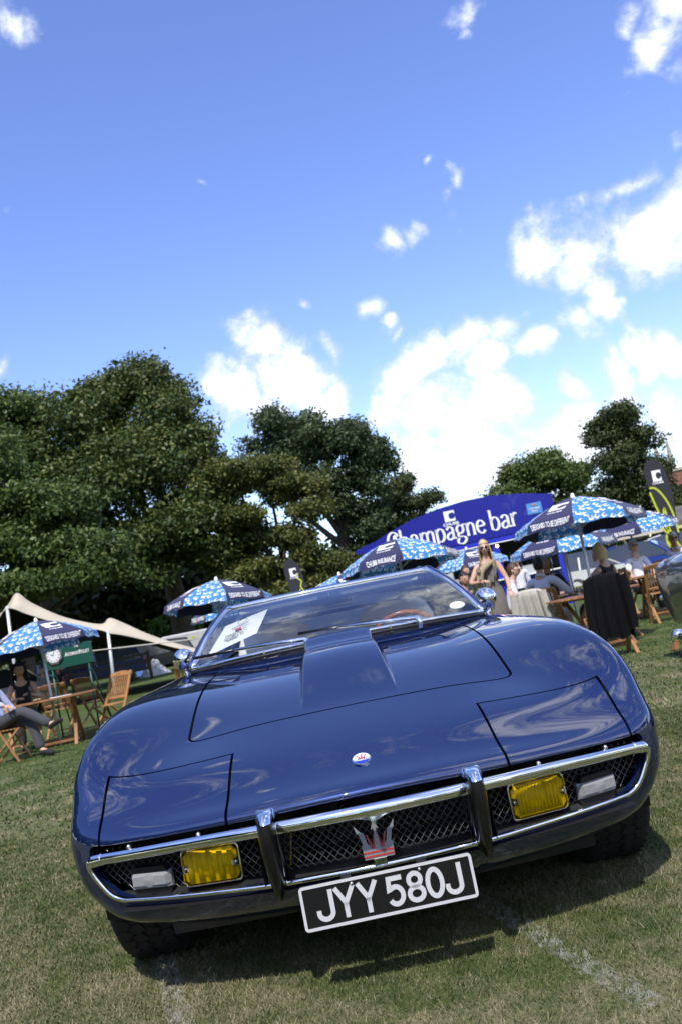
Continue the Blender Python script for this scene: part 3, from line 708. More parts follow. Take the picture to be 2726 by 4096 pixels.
    lg = MB(); xs = np.linspace(-.735, .735, 41)
    lg.grid([[(x, .175+.305*x*x, .307) for x in xs], [(x, gy(x)+.004, .327) for x in xs], [(x, gy(x)+.06, .325) for x in xs]]); lg.build('grille_ledge', DARKMETAL, car)
    du = MB(); du.grid([[(x, gy(x)+.16, .50) for x in xs], [(x, gy(x)+.16, .28) for x in xs]]); du.grid([[(x, gy(x)+.02, .475) for x in xs], [(x, gy(x)+.17, .49) for x in xs]]); du.grid([[(x, gy(x)-.06, .29) for x in xs], [(x, gy(x)+.17, .29) for x in xs]])
    du.build('grille_duct', BLACK, car)
    rad = MB()
    for i in range(60): rad.ball((-.24+.48*random.random(), .30+.03*random.random(), .33+.12*random.random()), .009+.012*random.random(), 6, 4)
    rad.build('radiator_hoses', RUBBER, car)
    MB().tube(catmull([(-.245, .25, .335), (-.238, .245, .37), (-.232, .25, .40), (-.225, .25, .43)], 5), .003, 6).build('yellow_cable', mat('yellow_cable', (.6, .42, .02), .5), car)
    MB().tube(catmull([(.10, .26, .43), (.15, .25, .436), (.19, .26, .432)], 5), .004, 6).build('red_cable', REDENAMEL, car)
    for sg in (-1, 1):
        MB().grid([[(sg*.245, .16, z), (sg*.25, .235, z)] for z in (.31, .38, .455)], False).build('grille_divider', DARKMETAL, car)
        MB().grid([[(sg*.315, .18, z), (sg*.31, .25, z)] for z in (.31, .38, .455)], False).build('grille_divider', DARKMETAL, car)
    # ---- trident
    fr = ((-.003, .168, .328), (.76, 0, 0), (0, .16, .72), (0, -1, .22)); td = MB()
    base_p = [(-.052, 0), (.052, 0), (.054, .032), (-.054, .032)]
    td.prism(base_p, 0, .012, fr)
    centre = [(-.016, .032), (-.006, .075), (-.004, .103), (-.014, .098), (0, .134), (.014, .098), (.004, .103), (.006, .075), (.016, .032)]
    td.prism(centre, .001, .012, fr)
    for sg in (-1, 1):
        side = [(sg*.016, .032), (sg*.054, .032), (sg*.056, .046), (sg*.050, .05), (sg*.058, .086), (sg*.066, .094), (sg*.072, .122), (sg*.052, .096), (sg*.042, .092), (sg*.034, .055)]
        if sg < 0: side = side[::-1]
        td.prism(side, .001, .0115, fr)
    tdo = td.build('trident_emblem', EMBLEM, car)
    rd = MB()
    for z_ in (.006, .020): rd.prism([(-.053, z_), (.053, z_), (.053, z_+.006), (-.053, z_+.006)], .012, .0138, fr)
    for sg in (-1, 1):
        q = [(sg*.012, .034), (sg*.022, .034), (sg*.036, .085), (sg*.031, .085)]; rd.prism(q if sg > 0 else q[::-1], .0115, .0135, fr)
        q = [(sg*.010, .036), (sg*.018, .036), (sg*.009, .08), (sg*.006, .08)]; rd.prism(q if sg > 0 else q[::-1], .0118, .0133, fr)
    rd.build('red_inlay', REDENAMEL, tdo)
    MB().box((-.003, .160, .322), (.034, .018, .018)).build('emblem_mount', CHROME, tdo)
    # ---- fog lamps
    for sg in (-1, 1):
        c = Vector((sg*.457, .262, .377)); a = R(11)*sg; X = Vector((math.cos(a), math.sin(a), 0)); Y = Vector((0, .04, 1)).normalized(); Z = X.cross(Y)
        fr = (c-Z*.0, X, Y, Z); hw, hh = .081, .047; X_ = X
        def notch(hw, hh, d):
            return [(-hw, -hh+.012), (-hw+.012, -hh), (hw-.012, -hh), (hw, -hh+.012), (hw, -.012), (hw-d, -.006), (hw-d, .006), (hw, .012), (hw, hh-.012), (hw-.012, hh), (-hw+.012, hh), (-hw, hh-.012), (-hw, .012), (-hw+d, .006), (-hw+d, -.006), (-hw, -.012)]
        lamp = MB(); lamp.prism(round_poly([(-hw, -hh), (hw, -hh), (hw, hh), (-hw, hh)], .014, 4), -.045, .0, fr); lo = lamp.build('fog_lamp', BLACK, car)
        rim = MB(); rp = round_poly([(-hw-.001, -hh-.001), (hw+.001, -hh-.001), (hw+.001, hh+.001), (-hw-.001, hh+.001)], .014, 5)
        rim.tube([c+X*p[0]+Y*p[1]+Z*.002 for p in rp], .0038, 8, closed=True); rim.build('lamp_rim', CHROME, lo)
        rl = MB(); rl.prism(notch(hw-.004, hh-.004, .016), .001, .006, fr)
        for (qx, qy, r1, r2) in ((-.012, .004, .034, .03), (.045, .01, .018, .03)):
            rl.lathe([(.001, .008), (r1*.8, .012), (r1, .0061)], 16, c+X*qx+Y*qy, Matrix((X, Y, Z)).transposed())
        rl.build('reflector', AMBER2, lo)
        ln = MB(); npts = notch(hw-.002, hh-.002, .017); k_ = len(npts); from mathutils.geometry import tessellate_polygon as tess
        ln.add([c+X*p[0]+Y*p[1]+Z*.020 for p in npts], [tuple(t) for t in tess([[Vector((p[0], p[1], 0)) for p in npts]])]); ln.add([c+X*p[0]+Y*p[1]+Z*d for d in (.0065, .020) for p in npts], [(i, (i+1) % k_, (i+1) % k_+k_, i+k_) for i in range(k_)]); ln.build('amber_lens', AMBER, lo)
        rb = MB()
        for i in range(12 if sg > 0 else 5):
            xx = -hw+.022+(2*hw-.044)*i/(11 if sg > 0 else 4)
            rb.tube([c+X*xx+Y*(-hh+.010)+Z*.0085, c+X*xx+Y*(hh-.012)+Z*.0085], .0050 if sg > 0 else .009, 6)
        rb.build('reflector_flutes', AMBER2, lo)
        for s2 in (-1, 1): MB().lathe([(0, .012), (.005, .011), (.0055, .008)], 10, c+X*s2*(hw-.009), Matrix((X, Y, Z)).transposed()).build('lamp_screw', CHROME, lo)
    # ---- indicators
    for sg in (-1, 1):
        c = Vector((sg*.634, .318, .360)); a = R(20)*sg; X = Vector((math.cos(a), math.sin(a), 0)); Y = Vector((0, 0, 1)); Z = X.cross(Y); fr = (c, X, Y, Z)
        b = MB(); b.prism([(-.055, -.046), (.052, -.046), (.060, -.026), (-.064, -.026)], -.05, .006, fr); b.prism([(-.058, .022), (.058, .022), (.046, .036), (-.05, .036)], -.05, .018, fr)
        b.prism([(-.062, -.026), (.062, -.026), (.062, .022), (-.062, .022)], -.05, -.012, fr); bo = b.build('indicator_lamp', BLACK, car)
        l = MB(); sec = [(-.026, -.010), (-.022, .016), (-.012, .024), (.012, .024), (.020, .016), (.022, -.010)]
        rows = [[c+X*x+Y*q[0]+Z*(q[1]*k_) for q in sec] for x, k_ in ((-.064, .35), (-.052, 1), (.052, 1), (.064, .35))]
        l.grid(rows, False); l.add([rows[0][i] for i in range(6)], [tuple(range(6))]); l.add([rows[-1][i] for i in range(6)], [tuple(range(6))[::-1]])
        lo = l.build('clear_lens', CLEARLENS, bo)
        MB().lathe([(.001, .0275), (.012, .0262), (.018, .024)], 14, c, Matrix((X, Y, Z)).transposed()).build('lens_ring', CLEARLENS, lo)
    # ---- under-valance tray
    tr = MB(); xs = np.linspace(-.62, .62, 21)
    tr.grid([[(x, .352+.10*x*x, .215) for x in xs], [(x, .372+.10*x*x, .172) for x in xs], [(x, .50, .165) for x in xs]], False); tr.build('under_tray', mat('navy_tray', (.01, .012, .03), .3, coat=.5, var=.5, vscale=8), car)
    # ---- number plate
    W, H = .229, .0565; pc = Vector((0.001, .136, .246)); fr = (pc, (1, 0, 0), (0, .03, 1), (0, -1, .03))
    rp = round_poly([(-W, -H), (W, -H), (W, H), (-W, H)], .008, 4)
    po = MB().prism(rp, -.006, .0, fr).build('number_plate', PLATEBLACK, car)
    bd = MB(); ribbon(bd, round_poly([(-W+.004, -H+.004), (W-.004, -H+.004), (W-.004, H-.004), (-W+.004, H-.004)], .007, 4), .0075, fr, (0.0002, .002), True); bd.build('plate_border', SILVER, po)
    ch = .077; wv = .0120
    def letter(pts_list, x): 
        m = MB()
        for pts in pts_list:
            cl_ = len(pts) > 3 and (Vector(pts[0])-Vector(pts[-1])).length < 1e-6
            if cl_: pts = pts[:-1]
            ribbon(m, [(x*.96+p[0], p[1]-.0385) for p in pts], wv, fr, (.0002, .0028), cl_)
        m.build('character', SILVER, po)
    h = ch; w = .042
    J = [[(.039, h), (.039, .022)]+arc(.021, .022, .018, .0165, 0, -180)[1:]+[(.003, .029)]]
    Yc = [[(0, h), (.0235, .036), (.047, h)], [(.0235, .038), (.0235, 0)]]
    five = [[(.043, h-.006), (.008, h-.006), (.006, .044)]+arc(.022, .028, .0185, .0215, 125, -150, 16)]
    eight = [arc(.022, .0225, .0185, .0165, 0, 360, 20), arc(.022, .0575, .0155, .0155, 0, 360, 20)]
    zero = [[(.039, .058)]+arc(.0215, .056, .0175, .0170, 0, 180, 10)+[(.004, .024)]+arc(.0215, .0225, .0175, .0165, 180, 360, 10)+[(.039, .058)]]
    zero = [arc(.0215, .0395, .0185, .0335, 0, 360, 26)]
    for sh, x in ((J, -.196), (Yc, -.142), (Yc, -.080), (five, -.004), (eight, .052), (zero, .106), (J, .158)): letter(sh, x)
    for x in (-.09, .09): MB().lathe([(0, .004), (.004, .003), (.0045, 0)], 10, pc+Vector((x, -.001, .042)), Matrix.Rotation(R(90), 3, 'X')).build('plate_screw', ALU, po)
    for x in (-.10, .10): MB().box((x, .150, .302), (.026, .02, .02)).build('plate_bracket', DARKMETAL, po)
    # ---- round badge on the nose
    w = S.inv(np.array([[.0, .300]]), [0, 1], [0.], [S.v[6]+.1]); p = S.ev(w[:, 0], w[:, 1])[0]; n = Vector(S.nrm(w[:, 0], w[:, 1])[0]); 
    X = Vector((1, 0, 0)); Y = n.cross(X); fr = (Vector(p)+n*.0012, X, Y, n)
    el = lambda a, b, k=28: [(a*math.cos(2*PI*i/k), b*math.sin(2*PI*i/k)) for i in range(k)]
    bo = MB().prism(el(.0275, .0375), -.002, .003, fr).build('oval_badge', CHROME, car)
    MB().prism(el(.0245, .0345), .003, .0036, fr).build('badge_white', WHITEPAINT, bo)
    low = [(.0245*math.cos(a), .0345*math.sin(a)) for a in np.linspace(PI+.12, 2*PI-.12, 16)]
    MB().prism(low, .0036, .0042, fr).build('badge_blue', BLUEENAMEL, bo)
    t = link('badge_lettering', text_mesh('MASERATI', .0095, .0006, .02), WHITEPAINT, bo); orient(t, fr[0]+Y*(-.0115)+n*.0047, X, Y)
    tr_ = MB()
    ribbon(tr_, [(0, 0), (0, .026)], .0035, fr, (.0036, .0046))
    for sg in (-1, 1): ribbon(tr_, [(sg*.004, .001), (sg*.008, .008), (sg*.013, .022)], .0032, fr, (.0036, .0046))
    ribbon(tr_, [(-.011, 0), (.011, 0)], .004, fr, (.0036, .0047)); tr_.build('badge_trident', REDENAMEL, bo)
    # ---- wheels
    def wheel(x, y, sg):
        e = bpy.data.objects.new('wheel', None); COL.objects.link(e); e.parent = car; e.location = (x, y, .325); e.rotation_euler = (0, R(90), 0)
        ty = MB(); pr = [(.19, -.095), (.255, -.108), (.30, -.106), (.318, -.096), (.325, -.085), (.3265, 0), (.325, .085), (.318, .096), (.30, .106), (.255, .108), (.19, .095)]
        ty.lathe(pr, 48); to = ty.build('tyre', TYRE, e)
        td = MB()
        for k in range(46):
            a = 2*PI*k/46
            for j, zc in enumerate((-.064, -.022, .022, .064)):
                a2 = a+(j % 2)*PI/46; c = Vector((.3285*math.cos(a2), .3285*math.sin(a2), zc)); rot = Matrix.Rotation(a2, 3, 'Z') @ Matrix.Rotation(R(24 if j % 2 else -24), 3, 'X'); td.box(c, (.007, .036, .036), rot)
        td.build('tread', TYRE, to)
        rm = MB(); o = sg*.06
        rm.lathe([(.001, o+.01*sg), (.05, o+.015*sg), (.06, o), (.15, o-.02*sg), (.17, o+.01*sg), (.195, o+.03*sg), (.20, o+.035*sg), (.195, -.09*sg), (.10, -.09*sg)], 32)
        rm.build('rim', ALU, e)
        hub = MB()
        for k in range(5): a = 2*PI*k/5; hub.bar((.04*math.cos(a), .04*math.sin(a), o+.012*sg), (.17*math.cos(a), .17*math.sin(a), o+.004*sg), .035, .025, (0, 0, 1), .006)
        hub.build('spokes', ALU, e)
    for x, y, sg in ((-.755, .885, -1), (.755, .885, 1), (-.755, 3.44, -1), (.755, 3.44, 1)): wheel(x, y, sg)
    fl = MB(); fl.box((0, 2.3, .27), (1.24, 3.6, .04)); fl.build('floor_pan', BLACK, car)
    for sg in (-1, 1):
        for yc in (.885, 3.44): MB().grid([[(sg*x, yc+.352*math.cos(a), .315+.352*math.sin(a)) for a in np.linspace(-.3, PI+.3, 24)] for x in (.845, .60, .58)]+[[(sg*.58, yc, .315)]*24]).build('wheel_arch_liner', BLACK, car)
    # ---- cabin
    ds = MB(); ds.grid([[(x, 1.78+.12*(abs(x)/.6)**2, .845) for x in np.linspace(-.62, .62, 15)], [(x, 2.05, .858) for x in np.linspace(-.62, .62, 15)], [(x, 2.22, .84) for x in np.linspace(-.62, .62, 15)], [(x, 2.25, .76) for x in np.linspace(-.62, .62, 15)], [(x, 2.2, .50) for x in np.linspace(-.62, .62, 15)]])
    ds.build('dashboard', mat('grey_leather_dash', (.55, .53, .48), .6), car)
    for sx in (-.345, .345):
        e = bpy.data.objects.new('seat', None); COL.objects.link(e); e.parent = car; e.location = (sx, 2.85, .015)
        bk = []
        for z, hw_, y, th in ((.45, .22, -.12, .07), (.60, .235, -.07, .075), (.75, .23, -.02, .07), (.86, .215, .01, .06), (.93, .19, .03, .05), (.965, .14, .04, .035), (.975, .06, .045, .01)):
            ring = [(hw_*math.copysign(abs(math.cos(a))**.55, math.cos(a)), y+th*math.copysign(abs(math.sin(a))**.8, math.sin(a)), z) for a in np.linspace(0, 2*PI, 24, endpoint=False)]
            bk.append(ring)
        b = MB(); b.grid(bk, True, True); b.build('backrest', LEATHER, e)
        c_ = MB(); c_.box((0, -.32, .42), (.46, .46, .14), bevel=.05); c_.build('cushion', LEATHER, e)
    th = MB(); c = Vector((.345, 2.36, .755)); ax = Vector((0, -.86, -.5)); rt = ax.to_track_quat('Z', 'Y').to_matrix()
    th.tube([c+rt @ Vector((.185*math.cos(a), .185*math.sin(a), 0)) for a in np.linspace(0, 2*PI, 40, endpoint=False)], .014, 8, closed=True); so = th.build('steering_wheel', WOODRIM, car)
    sp = MB()
    for a in (R(90), R(210), R(330)): sp.bar(c, c+rt @ Vector((.18*math.cos(a), .18*math.sin(a), 0)), .03, .004, ax)
    sp.ball(c, .04); sp.build('wheel_spokes', ALU, so)
    vm = MB(); vm.box((0.005, 2.30, 1.035), (.21, .018, .055), bevel=.016); vmo = vm.build('rear_view_mirror', CARPETM, car); MB().tube([(0, 2.30, 1.06), (0, 2.29, 1.10)], .006, 6).build('mirror_stem', ALU, vmo)
    for sg in (-1, 1):
        MB().box((sg*.26, 2.36, 1.085), (.40, .14, .018), Matrix.Rotation(R(12), 3, 'X'), .008).build('sun_visor', HEADLINER, car)
        MB().grid([[(sg*.66, y, z) for y in np.linspace(2.1, 3.2, 8)] for z in (.3, .60, .85)]).build('door_card', LEATHER, car)
        MB().grid([[(sg*.60, y, .86), (sg*.56, y, .98), (sg*.50, y, 1.09-(y-3.15)*.2)] for y in np.linspace(3.18, 3.7, 6)]).build('quarter_trim', LEATHER, car)
        MB().lathe([(.001, .004), (.018, .006), (.026, .002), (.026, 0)], 18, (sg*.575, 3.17, .985), Matrix.Rotation(R(90), 3, 'X')).build('chrome_vent', CHROME, car)
        MB().tube([(sg*.62, 3.12, .88), (sg*.585, 3.15, .97), (sg*.535, 3.17, 1.07)], .018, 8).build('seat_belt', CARPETM, car)
    MB().grid([[(x, 3.52, .45), (x, 3.46, .80), (x, 3.54, .885), (x, 3.62, .895), (x, 4.2, .89)] for x in np.linspace(-.6, .6, 7)]).build('rear_shelf', mat('pale_carpet', (.50, .50, .48), .9), car)
    # ---- entry card and licence disc on the glass
    def ongl(s_, t): a = base(.685*s_); b = head(.516*s_); q = a.lerp(b, t); q.z += .018*math.sin(PI*t); q.y -= .02*math.sin(PI*t); return q
    A, B, Cc, Dd = ongl(-.93, .16), ongl(-.58, .34), ongl(-.56, .80), ongl(-.90, .62)
    off = Vector((0, .012, -.006)); A, B, Cc, Dd = [p+off for p in (A, B, Cc, Dd)]
    cd = MB(); cd.grid([[A.lerp(B, i/6).lerp(Dd.lerp(Cc, i/6), j/6)+Vector((0, -.01*math.sin(PI*i/6), 0)) for i in range(7)] for j in range(7)]); cdo = cd.build('entry_card', PAPER, car)
    cX = (B-A).normalized(); cY = (Dd-A); mid = (A+B+Cc+Dd)/4; nrm = cX.cross(cY).normalized()
    if nrm.y > 0: nrm = -nrm
    def card(s_, dx, dy, size, m_, nm, xs=1.0):
        o = link(nm, text_mesh(s_, size, .0008, .0, xs), m_, cdo); orient(o, mid+cX*dx+cY.normalized()*dy+nrm*.014, cX, cY)
    card('MASERATI', 0, -.028, .026, INK, 'card_lettering', .95); card('GHIBLI SS', 0, -.056, .026, INK, 'card_lettering', .95)
    for q in range(4): ln_ = MB(); ribbon(ln_, [(-.05+.008*q, 0), (.05-.008*q, 0)], .0022, (mid+cY.normalized()*(.030-.008*q if q < 2 else -.074-.006*(q-2))+nrm*.013, cX, (cY-cX*cY.dot(cX)).normalized(), nrm), (0, .0008)); ln_.build('card_fine_print', INK, cdo)
    rg_ = MB(); fr = (mid+cX*.0+cY.normalized()*.058+nrm*.013, cX, (cY-cX*cY.dot(cX)).normalized(), nrm); ribbon(rg_, arc(0, 0, .026, .018, 0, 345, 24), .002, fr, (0, .001)); rg_.build('card_crest', INK, cdo)
    rr = MB(); rr.prism([(-.016, -.010), (.016, -.010), (.016, .008), (-.016, .008)], 0, .001, (mid+nrm*.013, cX, (cY-cX*cY.dot(cX)).normalized(), nrm)); rr.build('card_mark', REDINK, cdo)
    p = ongl(.885, .17)+off; MB().lathe([(.001, 0), (.036, 0)], 20, p, (Vector((0, -.45, .9))).to_track_quat('Z', 'Y').to_matrix()).build('licence_disc', PAPER, car)
    return car
def catmull(pts, k=6):
    P = [Vector(p) for p in pts]; out = []
    for i in range(len(P)-1):
        p0 = P[max(i-1, 0)]; p1 = P[i]; p2 = P[i+1]; p3 = P[min(i+2, len(P)-1)]
        for j in range(k):
            t = j/k; out.append(.5*((2*p1)+(p2-p0)*t+(2*p0-5*p1+4*p2-p3)*t*t+(3*p1-p0-3*p2+p3)*t**3))
    out.append(P[-1]); return out
CAR = build_car()
# ------------------------------------------------------------------ lawn
def lawn_material():
    m = bpy.data.materials.new('mown_grass'); m.use_nodes = True; nt = m.node_tree; N = nt.nodes; L = nt.links; b = N['Principled BSDF']
    b.inputs['Roughness'].default_value = .85; b.inputs['Specular IOR Level'].default_value = .15
    geo = N.new('ShaderNodeNewGeometry'); pos = geo.outputs['Position']
    flat = N.new('ShaderNodeVectorMath'); flat.operation = 'MULTIPLY'; flat.inputs[1].default_value = (1, 1, 0); L.new(pos, flat.inputs[0]); P = flat.outputs[0]
    def noise(sc, det=4, rough=.6):
        n = N.new('ShaderNodeTexNoise'); n.inputs['Scale'].default_value = sc; n.inputs['Detail'].default_value = det; n.inputs['Roughness'].default_value = rough; L.new(P, n.inputs['Vector']); return n.outputs['Fac']
    def mth(op, a, b_=None, cl=False):
        n = N.new('ShaderNodeMath'); n.operation = op; n.use_clamp = cl
        for i, x in enumerate((a, b_)):
            if x is None: continue
            if isinstance(x, (int, float)): n.inputs[i].default_value = x
            else: L.new(x, n.inputs[i])
        return n.outputs[0]
    att = N.new('ShaderNodeAttribute'); att.attribute_name = 'tint'
    v = mth('ADD', mth('MULTIPLY', noise(1.3, 4), .55), mth('MULTIPLY', noise(7, 4), .5)); v = mth('ADD', v, mth('MULTIPLY', noise(90, 3, .7), .42))
    sp0 = N.new('ShaderNodeSeparateXYZ'); L.new(pos, sp0.inputs[0]); gr = N.new('ShaderNodeMapRange'); L.new(sp0.outputs[1], gr.inputs['Value']); gr.inputs['From Min'].default_value = 4; gr.inputs['From Max'].default_value = 11; gr.inputs['To Min'].default_value = .02; gr.inputs['To Max'].default_value = -.13  # far lawn turned darker and greener: shade of the trees painted into its colour
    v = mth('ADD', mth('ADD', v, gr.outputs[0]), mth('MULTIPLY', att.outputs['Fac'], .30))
    cr = N.new('ShaderNodeValToRGB'); L.new(v, cr.inputs[0]); E = cr.color_ramp.elements
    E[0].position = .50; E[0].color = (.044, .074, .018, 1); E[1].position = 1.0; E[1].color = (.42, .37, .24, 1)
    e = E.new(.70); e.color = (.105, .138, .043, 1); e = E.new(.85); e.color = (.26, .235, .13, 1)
    # faded lime markings
    sep = N.new('ShaderNodeSeparateXYZ'); L.new(pos, sep.inputs[0]); X, Y = sep.outputs[0], sep.outputs[1]
    masks = []
    for (x0, y0, x1, y1, w) in ((-.80, .93, -.612, .254, .035), (-.612, .254, -.50, -.15, .035), (.20, .97, .523, -.20, .035), (-3.2, 2.6, -2.2, 1.3, .09)):
        dx, dy = x1-x0, y1-y0; ln = math.hypot(dx, dy); dx /= ln; dy /= ln
        d = mth('ABSOLUTE', mth('ADD', mth('MULTIPLY', X, -dy), mth('ADD', mth('MULTIPLY', Y, dx), x0*dy-y0*dx)))
        t = mth('ADD', mth('MULTIPLY', X, dx), mth('ADD', mth('MULTIPLY', Y, dy), -x0*dx-y0*dy))
        a = mth('MULTIPLY', mth('LESS_THAN', d, w), mth('MULTIPLY', mth('GREATER_THAN', t, -.02), mth('LESS_THAN', t, ln+.02)))
        masks.append(a)
    mk = masks[0]
    for q in masks[1:]: mk = mth('MAXIMUM', mk, q)
    br = mth('MULTIPLY', mth('SUBTRACT', mth('ADD', mth('MULTIPLY', noise(28, 4, .75), 1.0), mth('MULTIPLY', att.outputs['Fac'], .16)), .45), 5.0, True)
    mk = mth('MULTIPLY', mth('MULTIPLY', mk, br), .8)
    mx = N.new('ShaderNodeMix'); mx.data_type = 'RGBA'; L.new(mk, mx.inputs['Factor']); L.new(cr.outputs[0], mx.inputs['A']); mx.inputs['B'].default_value = (.46, .46, .40, 1)
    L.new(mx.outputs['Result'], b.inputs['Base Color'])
    bp = N.new('ShaderNodeBump'); bp.inputs['Strength'].default_value = .9; bp.inputs['Distance'].default_value = .02; L.new(noise(120, 3, .8), bp.inputs['Height']); L.new(bp.outputs[0], b.inputs['Normal'])
    return m
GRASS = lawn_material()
def ground():
    xs = np.unique(np.concatenate([np.linspace(-700, -60, 12), np.linspace(-60, 60, 61), np.linspace(60, 700, 12)])); ys = np.unique(np.concatenate([np.linspace(-300, -10, 6), np.linspace(-10, 20, 46), np.linspace(20, 900, 30)]))
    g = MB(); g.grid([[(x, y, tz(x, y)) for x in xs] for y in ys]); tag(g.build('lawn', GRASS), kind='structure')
    # short blades, thinning out with distance
    def blades(n, x0, x1, y0, y1, hgt, wid, name):
        x = RNG.uniform(x0, x1, n); y = RNG.uniform(y0, y1, n)
        dist = np.hypot(x, y+2.3); keep = RNG.random(n) < np.clip((2.6/np.maximum(dist, 1.0))**1.5, .03, 1)
        vis = np.abs(x) < .62*(y+2.3)+1.3; keep &= vis
        x = x[keep]; y = y[keep]; k = len(x); z = terr(x, y)
        a = RNG.uniform(0, 2*PI, k); h = hgt*RNG.uniform(.45, 1.25, k); w = wid*RNG.uniform(.7, 1.3, k)*np.clip(np.hypot(x, y+2.3)/2.4, 1, 3); ln = RNG.uniform(.3, 1.5, k)*h; b = RNG.uniform(0, 2*PI, k)
        dx, dy = np.cos(a)*w, np.sin(a)*w
        p0 = np.stack([x-dx, y-dy, z], 1); p1 = np.stack([x+dx, y+dy, z], 1); p2 = np.stack([x+np.cos(b)*ln, y+np.sin(b)*ln, z+h], 1)
        v = np.stack([p0, p1, p2], 1).reshape(-1, 3); me = bpy.data.meshes.new(name)
        me.vertices.add(3*k); me.vertices.foreach_set('co', v.ravel().astype('f')); me.loops.add(3*k); me.loops.foreach_set('vertex_index', np.arange(3*k, dtype='i'))
        me.polygons.add(k); me.polygons.foreach_set('loop_start', np.arange(0, 3*k, 3, dtype='i')); me.polygons.foreach_set('loop_total', np.full(k, 3, 'i'))
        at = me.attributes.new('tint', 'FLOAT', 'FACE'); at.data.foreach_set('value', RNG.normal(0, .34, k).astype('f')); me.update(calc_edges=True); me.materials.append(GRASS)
        return link(name, me)
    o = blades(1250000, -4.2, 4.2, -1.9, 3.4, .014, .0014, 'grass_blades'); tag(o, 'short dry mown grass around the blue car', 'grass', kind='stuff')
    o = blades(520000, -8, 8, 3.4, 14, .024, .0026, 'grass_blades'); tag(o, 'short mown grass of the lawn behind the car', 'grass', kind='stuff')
ground()

# ------------------------------------------------------------------ trees
def leaf_mat(name, dark, mid, light, trans=.25):
    m = bpy.data.materials.new(name); m.use_nodes = True; nt = m.node_tree; N = nt.nodes; L = nt.links; b = N['Principled BSDF']; b.inputs['Roughness'].default_value = .5; b.inputs['Specular IOR Level'].default_value = .35
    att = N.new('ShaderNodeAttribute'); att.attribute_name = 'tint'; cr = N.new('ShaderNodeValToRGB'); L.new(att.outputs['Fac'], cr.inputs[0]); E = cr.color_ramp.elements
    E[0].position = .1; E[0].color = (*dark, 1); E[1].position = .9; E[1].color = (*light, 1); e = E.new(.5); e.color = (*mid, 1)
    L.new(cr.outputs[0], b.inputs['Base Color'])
    t = N.new('ShaderNodeBsdfTranslucent'); L.new(cr.outputs[0], t.inputs[0]); mx = N.new('ShaderNodeMixShader'); mx.inputs[0].default_value = trans
    L.new(b.outputs[0], mx.inputs[1]); L.new(t.outputs[0], mx.inputs[2]); L.new(mx.outputs[0], N['Material Output'].inputs[0]); return m
LEAF_OLIVE = leaf_mat('olive_chestnut_leaf', (.024, .048, .010), (.056, .088, .020), (.135, .145, .034))
LEAF_GREEN = leaf_mat('green_maple_leaf', (.026, .052, .011), (.062, .105, .022), (.125, .165, .040))
LEAF_DARK = leaf_mat('dark_poplar_leaf', (.020, .040, .014), (.046, .075, .026), (.090, .120, .046))
LEAF_YELLOW = leaf_mat('yellowing_leaf', (.034, .052, .010), (.084, .108, .024), (.17, .160, .040))
LEAF_BRIGHT = leaf_mat('bright_shrub_leaf', (.035, .075, .008), (.075, .15, .016), (.14, .22, .03))
LEAF_IVY = leaf_mat('dark_evergreen_leaf', (.020, .034, .008), (.042, .062, .016), (.095, .105, .030))
BARK = mat('grey_brown_bark', (.075, .060, .045), rough=.9, var=.4, vscale=5, bump=.8, bscale=9, bdist=.05)
def leaves(lobes, n, size, clump, spread, shell=.55, seed=1, up=.5, tintshift=0.0, sub=0):
    rg = np.random.default_rng(seed); lob = np.array(lobes, float); area = (lob[:, 3]*lob[:, 4]+lob[:, 4]*lob[:, 5]+lob[:, 3]*lob[:, 5]); pr = area/area.sum()
    if sub:
        L2 = []
        for q in lob:
            for _ in range(sub):
                dd = rg.normal(size=3); dd /= np.linalg.norm(dd); dd[2] = abs(dd[2])*.9-.25*rg.random() if rg.random() < .7 else dd[2]
                k = rg.uniform(.26, .46); L2.append([*(q[:3]+dd*q[3:6]*(1-k*.75)), *(q[3:6]*k*np.array([1.15, 1.15, .8]))])
        lob = np.array(L2); area = (lob[:, 3]*lob[:, 4]+lob[:, 4]*lob[:, 5]+lob[:, 3]*lob[:, 5]); pr = area/area.sum(); shell = .7
    nc = max(8, n//clump); li = rg.choice(len(lob), nc, p=pr); d = rg.normal(size=(nc, 3)); d /= np.linalg.norm(d, axis=1)[:, None]
    rr = shell+(1-shell)*rg.random(nc)**.6; cc = lob[li, :3]+d*lob[li, 3:6]*rr[:, None]
    # clumps buried deep inside another lobe carry few leaves
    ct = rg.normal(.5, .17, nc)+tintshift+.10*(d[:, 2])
    ci = rg.integers(0, nc, n); sp = spread*rg.uniform(.6, 1.3, nc)
    off = np.clip(rg.normal(size=(n, 3)), -1.7, 1.7); off[:, 2] *= .62; p = cc[ci]+off*sp[ci][:, None]
    dn = d[ci]*.7+rg.normal(size=(n, 3))*.75; dn[:, 2] += up; dn /= np.linalg.norm(dn, axis=1)[:, None]
    a = np.cross(dn, rg.normal(size=(n, 3))); a /= np.maximum(np.linalg.norm(a, axis=1), 1e-6)[:, None]; b = np.cross(dn, a)
    s = size*rg.uniform(.6, 1.35, n)[:, None]; q = np.stack([p-a*s, p-b*s*.55+a*s*.1, p+a*s, p+b*s*.55+a*s*.1], 1)
    t = np.clip(ct[ci]+rg.normal(0, .16, n), 0, 1)
    return q.reshape(-1, 3), t
